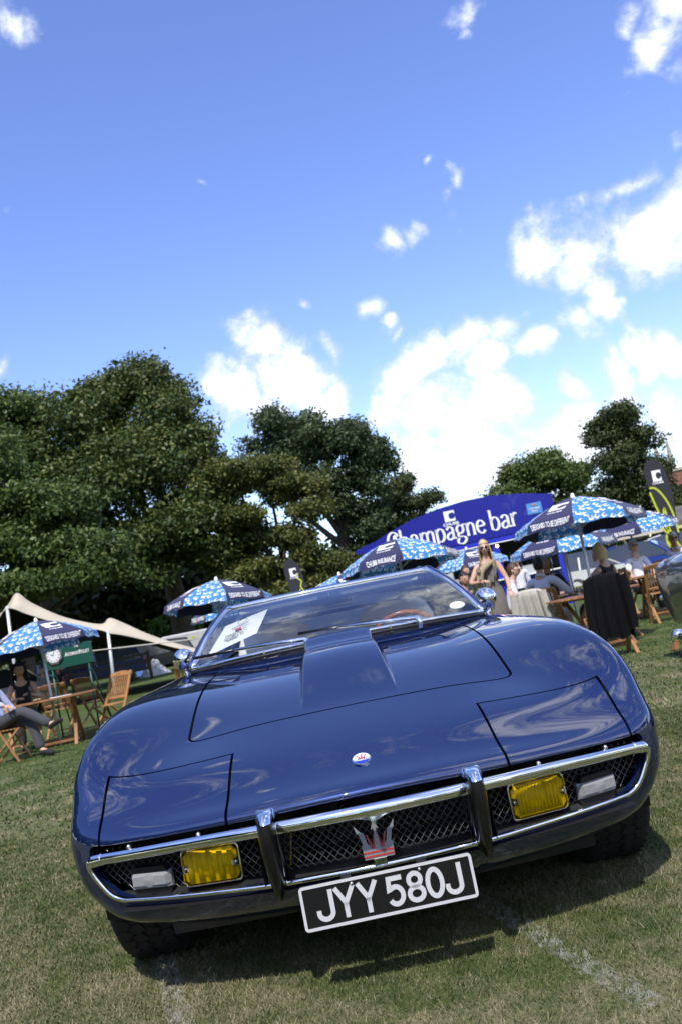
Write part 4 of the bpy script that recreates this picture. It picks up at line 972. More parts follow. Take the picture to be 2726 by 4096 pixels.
def leaf_mesh(name, v, t, m):
    n = len(t); me = bpy.data.meshes.new(name); me.vertices.add(4*n); me.vertices.foreach_set('co', v.ravel().astype('f')); me.loops.add(4*n); me.loops.foreach_set('vertex_index', np.arange(4*n, dtype='i'))
    me.polygons.add(n); me.polygons.foreach_set('loop_start', np.arange(0, 4*n, 4, dtype='i')); me.polygons.foreach_set('loop_total', np.full(n, 4, 'i'))
    at = me.attributes.new('tint', 'FLOAT', 'FACE'); at.data.foreach_set('value', t.astype('f')); me.update(calc_edges=True); me.materials.append(m); return me
def tree(name, label, x, y, trunk, lobes, n, size, m, group, seed, clump=26, spread=.45, shell=.55, limbs=True, cat='tree', tintshift=0.0, sub=11):
    z0 = tz(x, y); e = thing(name, label, cat, (x, y, z0), 0, group); rg = random.Random(seed)
    tb = MB(); h, r = trunk; top = (x*0+rg.uniform(-.3, .3), rg.uniform(-.3, .3), h)
    tb.tube(catmull([(0, 0, -.3), (.05, 0, h*.3), (-.08, .05, h*.65), top], 4), [r*(1.25-.6*i/12) for i in range(13)], 10)
    if limbs:
        for i, lo in enumerate(lobes):
            if i > 11: break
            s = Vector((0, 0, h*rg.uniform(.5, .95))); t = Vector((lo[0]-x, lo[1]-y, lo[2]-z0)); md = s.lerp(t, .5)+Vector((rg.uniform(-.4, .4), rg.uniform(-.4, .4), rg.uniform(-.2, .6)))
            tb.tube(catmull([s, md, t], 5), [r*.5*(1-.85*k/10) for k in range(11)], 6)
            for q in range(3):
                dd = Vector((rg.uniform(-1, 1), rg.uniform(-1, 1), rg.uniform(-.5, 1))).normalized(); t2 = t+Vector((dd.x*lo[3], dd.y*lo[4], dd.z*lo[5]))*.8
                tb.tube([md.lerp(t, .6), t.lerp(t2, .5)+Vector((0, 0, .2)), t2], [r*.2, r*.12, r*.04], 5)
    tb.build('trunk', BARK, e)
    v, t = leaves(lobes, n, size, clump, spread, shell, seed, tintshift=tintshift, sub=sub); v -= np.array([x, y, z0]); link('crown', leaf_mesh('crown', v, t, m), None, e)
    return e
GT = 'trees along the edge of the lawn'
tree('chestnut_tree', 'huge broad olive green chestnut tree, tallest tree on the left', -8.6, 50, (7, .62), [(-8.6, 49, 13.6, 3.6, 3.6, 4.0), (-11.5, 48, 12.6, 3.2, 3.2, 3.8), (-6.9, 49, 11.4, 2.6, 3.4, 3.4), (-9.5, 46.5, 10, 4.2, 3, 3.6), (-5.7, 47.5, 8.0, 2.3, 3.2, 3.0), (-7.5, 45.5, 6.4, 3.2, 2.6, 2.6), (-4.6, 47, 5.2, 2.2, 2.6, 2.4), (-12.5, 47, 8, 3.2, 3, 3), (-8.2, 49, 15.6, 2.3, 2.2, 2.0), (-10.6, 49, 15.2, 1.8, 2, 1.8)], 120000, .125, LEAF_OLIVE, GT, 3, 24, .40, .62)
tree('chestnut_tree', 'dark green tree cut by the left edge, behind the maple branches', -15.6, 49, (7, .5), [(-15.3, 48, 14.2, 2.8, 3, 3.4), (-17.5, 48, 11, 3.2, 3, 3.8), (-14.6, 47, 9.4, 2.6, 2.6, 3)], 40000, .125, LEAF_GREEN, GT, 4, 30, .5)
tree('maple_tree', 'green maple with drooping branches at the left edge of the lawn', -12.2, 33.5, (5, .38), [(-11.6, 32.5, 8.7, 1.9, 2, 1.5), (-13.2, 33, 10.2, 2, 2, 1.6), (-10.4, 32, 6.8, 2.3, 2, 1.3), (-12.6, 31.5, 5.8, 2.3, 2, 1.3), (-9.4, 31.6, 5.0, 2.0, 1.8, .95), (-8.3, 31.4, 4.1, 1.5, 1.6, .75), (-11.2, 31, 3.9, 2.3, 1.8, .85), (-13.6, 31, 3.6, 1.8, 1.8, 1)], 74000, .095, LEAF_GREEN, GT, 5, 24, .30, .6)
tree('poplar_tree', 'tall dark green tree with round top rising behind the middle of the car', 1.9, 62, (8.5, .55), [(-1.6, 61, 13.6, 2.5, 2.4, 2.8), (.6, 61, 13.2, 2.4, 2.4, 2.3), (2.9, 61, 12.2, 2.3, 2.4, 2.6), (4.9, 61.5, 10.8, 1.7, 2.2, 2.3), (3.2, 60.5, 9.2, 2.1, 2, 2.2), (-2.9, 61, 11.2, 1.6, 2, 2.2), (.3, 60.5, 10, 2.2, 2, 1.8), (3.7, 61.5, 6.8, 1.4, 2, 1.9), (3.6, 62, 4.0, 2.0, 2, 2.2)], 80000, .13, LEAF_DARK, GT, 6, 24, .34, .65)
tree('sycamore_tree', 'yellowing tree with gaps of sky between its branches', -2.2, 46, (4.5, .34), [(-3.6, 45, 9.2, 1.6, 1.6, 1.2), (-2.0, 45, 8.8, 1.5, 1.6, 1.1), (-.6, 45, 7.6, 1.5, 1.6, 1.0), (.1, 44.6, 6.4, 1.3, 1.4, .8), (-1.6, 44.6, 5.2, 1.3, 1.4, .7), (-.3, 44.4, 3.7, 1.4, 1.4, 1.2), (-.1, 44.4, 2.2, 1.3, 1.4, 1.1), (-3.4, 45, 6.6, 1.2, 1.4, .9), (-3.6, 45, 3.6, 1.5, 1.4, 1.2), (-2.2, 44.6, 2.0, 1.7, 1.4, 1.2)], 50000, .105, LEAF_YELLOW, GT, 7, 24, .28, .65)
tree('walnut_tree', 'small airy dark tree between the tall tree and the blue sign', 7.2, 68, (4.5, .3), [(7.4, 67, 9.2, 1.7, 1.6, 1.3), (8.6, 67, 7.8, 1.4, 1.5, 1.1), (6.2, 67, 8.0, 1.5, 1.5, 1.2), (7.6, 67, 6.2, 2.0, 1.5, 1.1), (6.2, 67, 5, 1.8, 1.6, 1.6), (9.5, 67, 6.4, 1.1, 1.2, .6)], 22000, .13, LEAF_IVY, GT, 8, 22, .36, .6)
tree('lime_tree', 'round light green tree behind the blue sign board', 15.6, 60, (4, .35), [(15.6, 59, 7.2, 2.4, 2, 1.8), (13.4, 59, 5.9, 1.7, 1.8, 1.5), (17.6, 59, 6.6, 1.9, 1.8, 1.5), (15.2, 58.5, 4.6, 2.6, 1.8, 1.4), (18.4, 59, 4.6, 1.8, 1.8, 1.4)], 40000, .125, LEAF_GREEN, GT, 9, 26, .42, .6, tintshift=.12)
tree('evergreen_tree', 'tall dark evergreen tree beside the church tower', 20.6, 56, (4.5, .4), [(20.6, 55, 9.3, 1.3, 1.5, 1.7), (19.4, 55, 8.5, 1.0, 1.3, 1.5), (21.6, 55, 7.7, 1.4, 1.5, 1.6), (20.2, 54.6, 6.6, 1.8, 1.5, 1.6), (21.8, 55, 5.4, 1.6, 1.5, 1.5), (19.6, 55, 4.6, 1.7, 1.5, 1.4), (22.4, 55, 3.6, 1.3, 1.5, 1.2)], 48000, .105, LEAF_IVY, GT, 10, 28, .34, .55)
tree('garden_shrub', 'bright green shrub between the generator trailer and the trees', -10.2, 56, (1.2, .12), [(-10.6, 55, 1.8, 1.2, 1, 1.2), (-9.4, 55, 1.5, 1.1, 1, .9), (-11.4, 55, 1.2, .9, .9, .8), (-9.0, 56, 2.0, .5, .5, .6)], 7000, .13, LEAF_BRIGHT, None, 12, 24, .26, .5, False, 'shrub')
def hedge(name, label, lobes, n, size, m, seed):
    v, t = leaves(lobes, n, size, 30, .6, .5, seed, tintshift=-.12); tag(link(name, leaf_mesh(name, v, t, m)), label, 'woodland', kind='stuff')
rg = random.Random(5); lb = []
for i in range(30): lb.append((-44+i*1.75+rg.uniform(-.6, .6), 66+rg.uniform(-2, 4), 2.0+rg.uniform(0, 2.4), 2.0, 1.6, 2.6+rg.random()*1.6))
lb += [(-15, 58, 4.6, 3, 2, 2.6), (-12.4, 58, 5.2, 3, 2, 2.6), (-9.8, 59, 5.0, 2.6, 2, 2.4), (-7, 58, 4.4, 3, 2, 3), (-18, 58, 4, 3, 2, 3)]
hedge('woodland', 'dark mass of far woodland behind the left trees', lb, 70000, .34, LEAF_IVY, 21)
lb = [(12+i*2.1+rg.uniform(-.5, .5), 78+rg.uniform(-2, 3), 2.0+rg.uniform(0, 1.5), 2.2, 1.6, 2.4) for i in range(14)]
hedge('woodland', 'dark far woodland behind the low building', lb, 14000, .26, LEAF_IVY, 22)
# the park goes on round the camera: belts of trees out of the frame (they show in the paint and the chrome)
lb = []
for i in range(16): lb.append((-21-6*rg.random(), 42-i*5.0+rg.uniform(-1.5, 1.5), 7+rg.uniform(0, 3), 4.2, 4.2, 6.5+2*rg.random()))
hedge('woodland', 'belt of tall trees along the left side of the lawn, outside the picture', lb, 70000, .36, LEAF_GREEN, 23)
lb = []
for i in range(22): a = R(150+i*11); lb.append((40*math.cos(a)+8, -8+44*math.sin(a)*1.0, 5+rg.uniform(0, 2.5), 4.5, 4.5, 5+2*rg.random()))
hedge('woodland', 'belt of trees behind the photographer, outside the picture', lb, 60000, .42, LEAF_DARK, 24)

# ------------------------------------------------------------------ stretch tent
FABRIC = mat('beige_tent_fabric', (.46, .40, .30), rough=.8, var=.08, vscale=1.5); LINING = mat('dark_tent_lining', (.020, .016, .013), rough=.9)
STEEL = mat('white_steel_pole', (.62, .63, .66), rough=.35, metal=.3); ROPE = mat('pale_rope', (.5, .48, .43), rough=.8)
def tent():
    e = thing('stretch_tent', 'beige stretch tent with dark underside and two peaks on the left', 'tent', (-7, 23, tz(-7, 23)))
    front = [(-11, 2.1), (-9.6, 2.35), (-8.95, 2.42), (-8.5, 2.80), (-8.0, 2.55), (-7.3, 2.18), (-6.6, 1.92), (-6.1, 1.72), (-5.95, 1.62), (-5.6, 1.50), (-5.1, 1.28), (-4.47, .98), (-3.9, .72), (-3.6, .58)]
    ridge = [(-11, 2.35), (-9.4, 2.62), (-8.85, 2.98), (-8.55, 3.26), (-8.2, 2.92), (-7.5, 2.42), (-6.85, 2.10), (-6.35, 1.94), (-6.12, 2.06), (-5.75, 1.84), (-5.2, 1.45), (-4.55, 1.07), (-3.95, .77), (-3.62, .60)]
    back = [(a-.2, max(.5, b*.62)) for a, b in ridge]
    O = Vector(e.location)
    def row(pts, y): return [Vector((a, y, b))-O for a, b in catmull2(pts, 4)]
    rows = []
    fr, rd, bk = row(front, 22.0), row(ridge, 23.1), row(back, 28.5)
    for t in np.linspace(0, 1, 7): rows.append([a.lerp(b, t)-Vector((0, 0, .16*math.sin(PI*t)*(1 if t < 1 else 0))) for a, b in zip(fr, rd)])
    for t in np.linspace(0, 1, 7)[1:]: rows.append([a.lerp(b, t)-Vector((0, 0, .25*math.sin(PI*t))) for a, b in zip(rd, bk)])
    MB().grid([r[::-1] for r in rows]).build('canopy', FABRIC, e)
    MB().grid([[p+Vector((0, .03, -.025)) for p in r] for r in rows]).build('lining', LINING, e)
    for x, y, z in ((-8.51, 22.05, 2.86), (-5.97, 22.05, 1.70)): MB().tube([Vector((x-.1, y, tz(x, y)))-O, Vector((x, y, z))-O], .045, 10).build('tent_pole', STEEL, e)
    for a, b in (((-11, 22, 2.05), (-6.6, 22.2, 1.90)), ((-6.5, 22, 1.25), (-3.6, 22, 1.0)), ((-3.6, 22, .58), (-2.4, 21.6, .30)), ((-8.95, 22, 2.42), (-9.6, 20.5, 0)), ((-11.2, 22, 2.1), (-7.6, 19.6, -.17))): MB().tube([Vector(a)-O, Vector(b)-O], .018, 6).build('guy_rope', ROPE, e)
def catmull2(pts, k): return [(p.x, p.y) for p in catmull([(a, b, 0) for a, b in pts], k)]
tent()

# ------------------------------------------------------------------ parasols
NAVY = mat('navy_canvas', (.013, .013, .062), rough=.75, sheen=.2)
def logo_poly(s, k=12):
    """white square with a round bite on its right side"""
    r = .62*s; cx, cy = .42*s, 0; a0 = math.acos(max(-1, min(1, (s-cx)/r)))
    return [(-s, -s), (s, -s), (s, -r*math.sin(a0))]+[(cx+r*math.cos(a), cy-r*math.sin(a)) for a in np.linspace(a0, 2*PI-a0, k)][1:-1]+[(s, r*math.sin(a0)), (s, s), (-s, s)]
def print_mat():
    m = bpy.data.materials.new('light_blue_logo_print'); m.use_nodes = True; nt = m.node_tree; N = nt.nodes; L = nt.links; b = N['Principled BSDF']; b.inputs['Roughness'].default_value = .7
    uv = N.new('ShaderNodeUVMap'); uv.uv_map = 'UVMap'; vo = N.new('ShaderNodeTexVoronoi'); vo.inputs['Scale'].default_value = 9.5; vo.inputs['Randomness'].default_value = .45; vo.voronoi_dimensions = '2D'; L.new(uv.outputs[0], vo.inputs['Vector'])
    sub = N.new('ShaderNodeVectorMath'); sub.operation = 'SUBTRACT'; L.new(uv.outputs[0], sub.inputs[0]); L.new(vo.outputs['Position'], sub.inputs[1])
    sc = N.new('ShaderNodeSeparateColor'); L.new(vo.outputs['Color'], sc.inputs[0])
    ang = N.new('ShaderNodeMath'); ang.operation = 'MULTIPLY'; L.new(sc.outputs[0], ang.inputs[0]); ang.inputs[1].default_value = 1.6
    rot = N.new('ShaderNodeVectorRotate'); rot.rotation_type = 'Z_AXIS'; L.new(sub.outputs[0], rot.inputs['Vector']); L.new(ang.outputs[0], rot.inputs['Angle'])
    sp = N.new('ShaderNodeSeparateXYZ'); L.new(rot.outputs[0], sp.inputs[0])
    def mth(op, a, c): 
        n = N.new('ShaderNodeMath'); n.operation = op
        for i, x in enumerate((a, c)):
            if isinstance(x, (int, float)): n.inputs[i].default_value = x
            elif x is not None: L.new(x, n.inputs[i])
        return n.outputs[0]
    ax = mth('ABSOLUTE', sp.outputs[0], None); ay = mth('ABSOLUTE', sp.outputs[1], None); sq = mth('LESS_THAN', mth('MAXIMUM', ax, ay), .031)
    dx = mth('SUBTRACT', sp.outputs[0], .014); d2 = mth('ADD', mth('MULTIPLY', dx, dx), mth('MULTIPLY', sp.outputs[1], sp.outputs[1])); circ = mth('GREATER_THAN', d2, .018**2)
    f = mth('MULTIPLY', sq, circ); mx = N.new('ShaderNodeMix'); mx.data_type = 'RGBA'; L.new(f, mx.inputs['Factor']); mx.inputs['A'].default_value = (.055, .24, .55, 1); mx.inputs['B'].default_value = (.78, .82, .86, 1)
    t = N.new('ShaderNodeBsdfTranslucent'); L.new(mx.outputs['Result'], t.inputs[0]); ms = N.new('ShaderNodeMixShader'); ms.inputs[0].default_value = .22; L.new(mx.outputs['Result'], b.inputs['Base Color'])
    L.new(b.outputs[0], ms.inputs[1]); L.new(t.outputs[0], ms.inputs[2]); L.new(ms.outputs[0], N['Material Output'].inputs[0]); return m
PRINT = print_mat(); INKWHITE = mat('white_print', (.80, .80, .82), rough=.7)
UR = .885
def canopy_pt(a, t, s, off=0.0):
    """a = panel start angle, s in 0..1 across, t in 0..1 down (flap beyond .86)"""
    ka = PI/8; ang = a+s*2*ka; c = math.cos(ka)/math.cos((s-.5)*2*ka); chord = .35+.65*t if t < 1 else 1.0
    sag = 1-(1-c)*min(1, t*1.1)
    if t < .86: r = UR*t/.86*.97; z = -.33*(t/.86)**1.55
    else: q = (t-.86)/.14; r = UR*(.97+.035*q); z = -.33-.115*q-.012*math.sin(s*PI*3+a*5)*q
    r = (r+off*.35)*sag; z += off*.9-.012*math.sin(PI*s)*math.sin(PI*min(1, t))
    return (r*math.cos(ang), r*math.sin(ang), z)
def make_parasol():
    root = thing('parasol', 'x', 'parasol', (0, 0, 0), 0, 'navy and light blue parasols around the lawn'); H = 2.03
    MB().tube([(0, 0, 0), (0, 0, H-.02)], .021, 10).build('pole', STEEL, root)
    MB().lathe([(.001, .06), (.02, .05), (.028, .02), (.03, 0), (.045, -.01)], 10, (0, 0, H)).build('finial', WHITEPAINT, root)
    def remap(me, a, w, h, tc, name, m, par):
        n = len(me.vertices); co = np.empty(n*3, 'f'); me.vertices.foreach_get('co', co); co = co.reshape(-1, 3); out = np.empty_like(co); sc = max(abs(co[:, 0]).max()*2, 1e-6); sy = max(abs(co[:, 1]).max()*2, 1e-6)
        for i, (x, y, z) in enumerate(co):
            t = tc-(y/sy)*h; wid = 2*UR*max(.25, t)*math.sin(PI/8); s = .5+(x/sc)*w/wid; out[i] = canopy_pt(a, t, s, .006+(.002 if z > 0 else 0)); out[i][2] += H
        me.vertices.foreach_set('co', out.ravel()); me.update(); return link(name, me, m, par)
    for k in range(8):
        a = k*PI/4; rows = []; uvs = []
        for t in [0.02, .12, .25, .4, .55, .7, .8, .86, .9, .95, 1.0]:
            rows.append([Vector(canopy_pt(a, t, s))+Vector((0, 0, H)) for s in np.linspace(0, 1, 9)]); uvs.append([((s-.5)*t*.7+k*.37, t*.9) for s in np.linspace(0, 1, 9)])
        mb = MB(); mb.grid(rows); me = mb.mesh('canopy_panel'); uvl = me.uv_layers.new(name='UVMap'); fl = [q for r in uvs for q in r]
        for lp in me.loops: uvl.data[lp.index].uv = fl[lp.vertex_index]
        p = link('canopy_panel', me, NAVY if k % 2 == 0 else PRINT, root)
        if k % 2 == 0:
            q = MB(); q.prism(logo_poly(.5), 0, .002); remap(q.mesh('logo'), a, .22, .19, .50, 'printed_logo', INKWHITE, p)
            remap(text_mesh('CHUBB', 1, .002, .02), a, .20, .035, .655, 'logo_lettering', INKWHITE, p)
            remap(text_mesh('CHUBB INSURANCE' if k % 4 == 0 else 'DESIGNED TO BE DIFFERENT', 1, .002, .015), a, .42 if k % 4 == 0 else .52, .095, .918, 'printed_lettering', INKWHITE, p)
        MB().tube([Vector(canopy_pt(a, t, 0))+Vector((0, 0, H-.012)) for t in (.03, .3, .6, .86)], .006, 5).build('rib', STEEL, root)
        MB().tube([Vector((0, 0, H-.45)), Vector(canopy_pt(a, .5, 0))+Vector((0, 0, H-.015))], .005, 5).build('strut', STEEL, root)
    return root
PAR = make_parasol()
PARASOLS = [  # x, y, apex z, start angle, tilt x, tilt y, label
 (-4.43, 11.75, 1.76, -160, 3, 2, 'blue parasol over the table at the far left where the man sits'),
 (-1.83, 12.1, 1.87, -165, 4, -4, 'blue parasol rising left of the windscreen, fully in view'),
 (-1.78, 15.0, 1.72, -80, 0, 0, 'blue parasol mostly hidden behind the one left of the windscreen'),
 (1.12, 10.9, 1.87, -136, 3, -3, 'blue parasol just above the windscreen, below the sign lettering'),
 (.27, 15.0, 1.66, -100, 0, 0, 'blue parasol peeping out low behind the one above the windscreen'),
 (3.44, 9.7, 1.87, -244, 3, 2, 'large blue parasol right of the sign, nearest on the right'),
 (3.92, 12.5, 1.64, -244, 0, 0, 'blue parasol standing behind the nearest right-hand one'),
 (5.65, 14.0, 1.74, -142, 0, 3, 'blue parasol at the far right in front of the black flag'),
 (3.24, 18.0, 1.78, -108, 0, 0, 'small far blue parasol behind the standing blonde woman'),
]
for i, (x, y, z, a, tx, ty, lab) in enumerate(PARASOLS):
    o = PAR if i == 0 else copy_tree(PAR)
    o['label'] = lab; o.rotation_euler = (R(tx), R(ty), R(a)); o.location = (x, y, z-2.03)
    if i in (2, 4, 8, 1):   # free-standing ones get a weighted foot
        pass
# ------------------------------------------------------------------ teak furniture
def slatbox(d, bev=.004): return MB().box((0, 0, 0), d, bevel=bev).mesh('slat')
CH = {}
def make_chair():
    """folding slatted chair, front towards -Y"""
    root = thing('folding_chair', 'x', 'chair', (0, 0, 0), 0, 'folding teak chairs')
    for sx in (-.215, .215):
        MB().bar((sx, .24, .90), (sx, -.20, .0), .024, .048, (1, 0, 0), .004).build('back_leg', TEAK2, root)
        MB().bar((sx*.88, -.24, .45), (sx*.88, .26, .0), .024, .042, (1, 0, 0), .004).build('front_leg', TEAK2, root)
    MB().prism([(-.24, 0), (.24, 0), (.24, .045), (.12, .07), (0, .08), (-.12, .07), (-.24, .045)], -.012, .012, ((0, .225, .84), (1, 0, 0), (0, .44, .9), (0, -1, .4))).build('top_rail', TEAK2, root)
    MB().bar((-.21, .075, .53), (.21, .075, .53), .022, .045, (0, .44, .9), .004).build('lower_rail', TEAK2, root)
    me = MB().bar((0, .222, .85), (0, .075, .53), .020, .010, (0, -1, .4), .002).mesh('back_slat'); me.materials.append(TEAK2)
    for k in range(10): part('back_slat', me, root, (-.188+k*.0418, 0, 0))
    me = MB().box((0, 0, 0), (.40, .038, .016), bevel=.003).mesh('seat_slat'); me.materials.append(TEAK2)
    for k in range(8): part('seat_slat', me, root, (0, -.24+k*.052, .452))
    MB().bar((-.20, -.15, .09), (.20, -.15, .09), .03, .02, (0, 0, 1), .003).build('foot_rail', TEAK2, root)
    return root
CHAIR = make_chair()
CHAIRS = [  # x, y, facing angle deg (0 = front toward camera), label
 (-3.56, 11.85, -34, 'empty slatted chair standing clear right of the far left table'),
 (-4.78, 10.60, 88, 'chair the man in the pale blue shirt sits in'),
 (-5.12, 12.25, 22, 'chair the curly haired woman sits in'),
 (-4.95, 13.6, 178, 'chair seen under the green sign, behind the table'),
 (-4.42, 13.9, 150, 'smaller chair below the green sign board, near its right leg'),
 (-1.86, 9.1, 200, 'lone chair behind the left wing mirror of the blue car'),
 (3.05, 8.0, 178, 'chair under the black jacket'),
 (2.62, 9.75, 165, 'chair under the pale beige jacket'),
 (2.98, 10.45, 150, 'chair of the man in the striped shirt'),
 (2.82, 12.2, 100, 'chair of the man with glasses'),
 (3.62, 12.75, 5, 'chair of the grey haired person in black'),
 (3.86, 10.35, 200, 'chair of the seated blonde woman'),
 (5.08, 11.7, 172, 'slatted chair with its back to us in front of the white haired woman'),
 (5.48, 13.8, 5, 'chair of the white haired woman'),
 (6.3, 14.3, -5, 'chair of the white haired man'),
 (5.95, 12.3, 190, 'chair at the right edge in front of the white haired man'),
]
for i, (x, y, a, lab) in enumerate(CHAIRS):
    o = CHAIR if i == 0 else copy_tree(CHAIR)
    o['label'] = lab; o.location = (x, y, tz(x, y)); o.rotation_euler = (0, 0, R(a))
def make_table():
    root = thing('folding_table', 'x', 'table', (0, 0, 0), 0, 'folding teak tables'); n = 9; W, D = 1.24, .72
    for k in range(n):
        y = -D/2+D*(k+.5)/n; w = W*math.sqrt(max(.12, 1-(y/(D/2*1.12))**2))**.55
        MB().box((0, y, .715), (w, D/n-.006, .022), bevel=.003).build('top_plank', TEAK, root)
    for sx in (-.3, .3):
        MB().bar((sx, -.28, .70), (sx, .30, 0), .03, .05, (1, 0, 0), .004).build('leg', TEAK, root); MB().bar((sx*.86, .28, .70), (sx*.86, -.30, 0), .03, .05, (1, 0, 0), .004).build('leg', TEAK, root)
        MB().bar((sx*1.0, -.30, .69), (sx, .30, .69), .03, .03, (0, 0, 1), .003).build('top_batten', TEAK, root)
    for y, z in ((-.22, .08), (.22, .08)): MB().bar((-.3, y, z), (.3, y, z), .025, .035, (0, 0, 1), .003).build('stretcher', TEAK, root)
    return root
TABLE = make_table()
TABLES = [(-4.36, 11.55, 8, 'wooden table at far left with the man and woman'), (3.34, 9.35, 25, 'wooden table beyond the black jacket with a tumbler on it'),
 (3.58, 11.1, 10, 'wooden table in front of the grey haired person'), (5.45, 12.75, -6, 'wooden table in front of the white haired woman')]
for i, (x, y, a, lab) in enumerate(TABLES):
    o = TABLE if i == 0 else copy_tree(TABLE)
    o['label'] = lab; o.location = (x, y, tz(x, y)); o.rotation_euler = (0, 0, R(a+(90 if i == 0 else 0)*0))
# table-top clutter
TUMBLER = glass_mat('tumbler_glass', (.92, .95, .96), 1.6)
WINE = mat('white_wine', (.75, .62, .22), rough=.1, trans=.5)
def tumbler(x, y, z, lab):
    tag(MB().lathe([(.001, .004), (.028, .004), (.030, 0), (.036, .11), (.033, .11), (.027, .010)], 16, (x, y, z)).build('tumbler', TUMBLER), lab, 'glass')
def flute(x, y, z, lab, rot=None):
    e = thing('champagne_glass', lab, 'glass', (x, y, z))
    MB().lathe([(.001, 0), (.032, .002), (.006, .008), (.004, .10), (.012, .115), (.028, .15), (.030, .20), (.026, .225)], 14).build('bowl', TUMBLER, e); MB().lathe([(.001, .116), (.010, .118), (.024, .148), (.026, .175), (.001, .175)], 12).build('wine', WINE, e); return e
def napkin(x, y, z, lab): 
    m = MB(); m.grid([[(x+i*.03-.06, y+j*.03-.05, z+.008+.014*abs(math.sin(i*1.7+j))) for i in range(5)] for j in range(4)]); tag(m.build('napkin', PAPER), lab, 'napkin')
ZT = tz(0, 11)+.727
tumbler(3.14, 9.22, ZT, 'clear tumbler on the table left of the black jacket'); napkin(3.45, 9.15, ZT, 'crumpled white napkin on the table beside the black jacket')
flute(3.62, 9.75, ZT, 'left wine glass of the pair beside the parasol pole'); flute(3.72, 9.72, ZT, 'right wine glass of the pair beside the parasol pole')
tag(MB().box((3.62, 10.95, ZT+.02), (.22, .12, .035), .3, .01).build('handbag', BLACK), 'flat black bag lying on the second right-hand table', 'bag')
napkin(5.28, 12.6, ZT, 'white napkins on the table of the white haired woman')
tag(MB().box((-4.25, 11.5, ZT+.006), (.30, .21, .006), .4).build('magazine', PAPER), 'open magazine on the far left table', 'magazine')
bt = MB()
for k in range(9): bt.ball((-4.62+.012*k+.02*math.sin(k), 11.42-.01*k, ZT+.02+.012*abs(math.sin(k*2))), .014, 8, 6)
tag(bt.build('bead_bracelet', mat('cream_and_brown_beads', (.5, .42, .28), .4, col2=(.06, .04, .03), vscale=40)), 'chunky beaded strap lying on the far left table', 'strap')
tag(MB().box((3.05, 10.0, tz(3, 10)+.13), (.42, .24, .26), .2, .04).build('black_bag', mat('black_leather', (.012, .012, .014), .4, bump=.3)), 'black bag on the grass under the right-hand table', 'bag')

# ------------------------------------------------------------------ jackets over chairs
def jacket(name, lab, x, y, a, m, long=.86, w=.25, buttons=True):
    e = thing(name, lab, 'jacket', (x, y, tz(x, y)), R(a)); rows = []; rg = random.Random(3)
    for t in np.linspace(0, 1, 22):
        row = []
        for s in np.linspace(-1, 1, 41):
            ww = w*(1+.10*math.sin(min(1, t*3)*PI/2)+.14*t); dr = .05*min(1, t*8); xx = s*ww; z = .935-.02*(abs(s)**3)*1.6-t*(long-.05*abs(math.sin(s*3.1+1)))
            yy = .265-t*.11+(.030*math.sin(s*11+1.5*t)*t+.018*math.sin(s*23+t*4)*t)-.035*(abs(s)**4)+dr*.4
            row.append((xx, yy+.03, z))
        rows.append(row)
    top = [[(s*w*1.02, .235-.05*k, .935+.012*math.sin(k*PI/2)-.03*(abs(s)**3)-.14*max(0, k-.5)) for s in np.linspace(-1, 1, 41)] for k in (1.4, .9, .4, 0)]
    MB().grid(top+rows).build('back', m, e)
    for sg in (-1, 1):
        sl = []
        for t in np.linspace(0, 1, 14):
            c = Vector((sg*(w*1.0+.045*math.sin(t*PI*.6)), .285-.07*t, .90-.62*t)); rx, ry = .058-.012*t, .045-.010*t
            sl.append([c+Vector((rx*math.cos(q)*(1+.08*math.sin(5*t+q*2)), ry*math.sin(q), .012*math.sin(q*3+t*9))) for q in np.linspace(0, 2*PI, 14, endpoint=False)])
        so = MB().grid(sl, True, True).build('sleeve', m, e)
        if buttons:
            for k in range(4): MB().ball(sl[-1][9]+Vector((-.002*sg, .022*0+.05, .03+.022*k)), .007, 8, 6).build('cuff_button', GOLD, so)
    return e
GOLD = mat('brass_button', (.75, .55, .2), rough=.25, metal=1)
BLACKWOOL = mat('black_wool', (.005, .005, .007), rough=.95, spec=.2, bump=.2, bscale=150); BEIGE = mat('beige_linen', (.46, .43, .37), rough=.9, var=.08, bump=.3, bscale=30, bdist=.01)
jacket('black_jacket', 'black blazer with brass cuff buttons hung over a chair back', 3.05, 8.0, 178, BLACKWOOL, .76, .185)
jacket('beige_jacket', 'pale beige linen jacket hung over a chair back', 2.62, 9.75, 165, BEIGE, .54, .175, False)

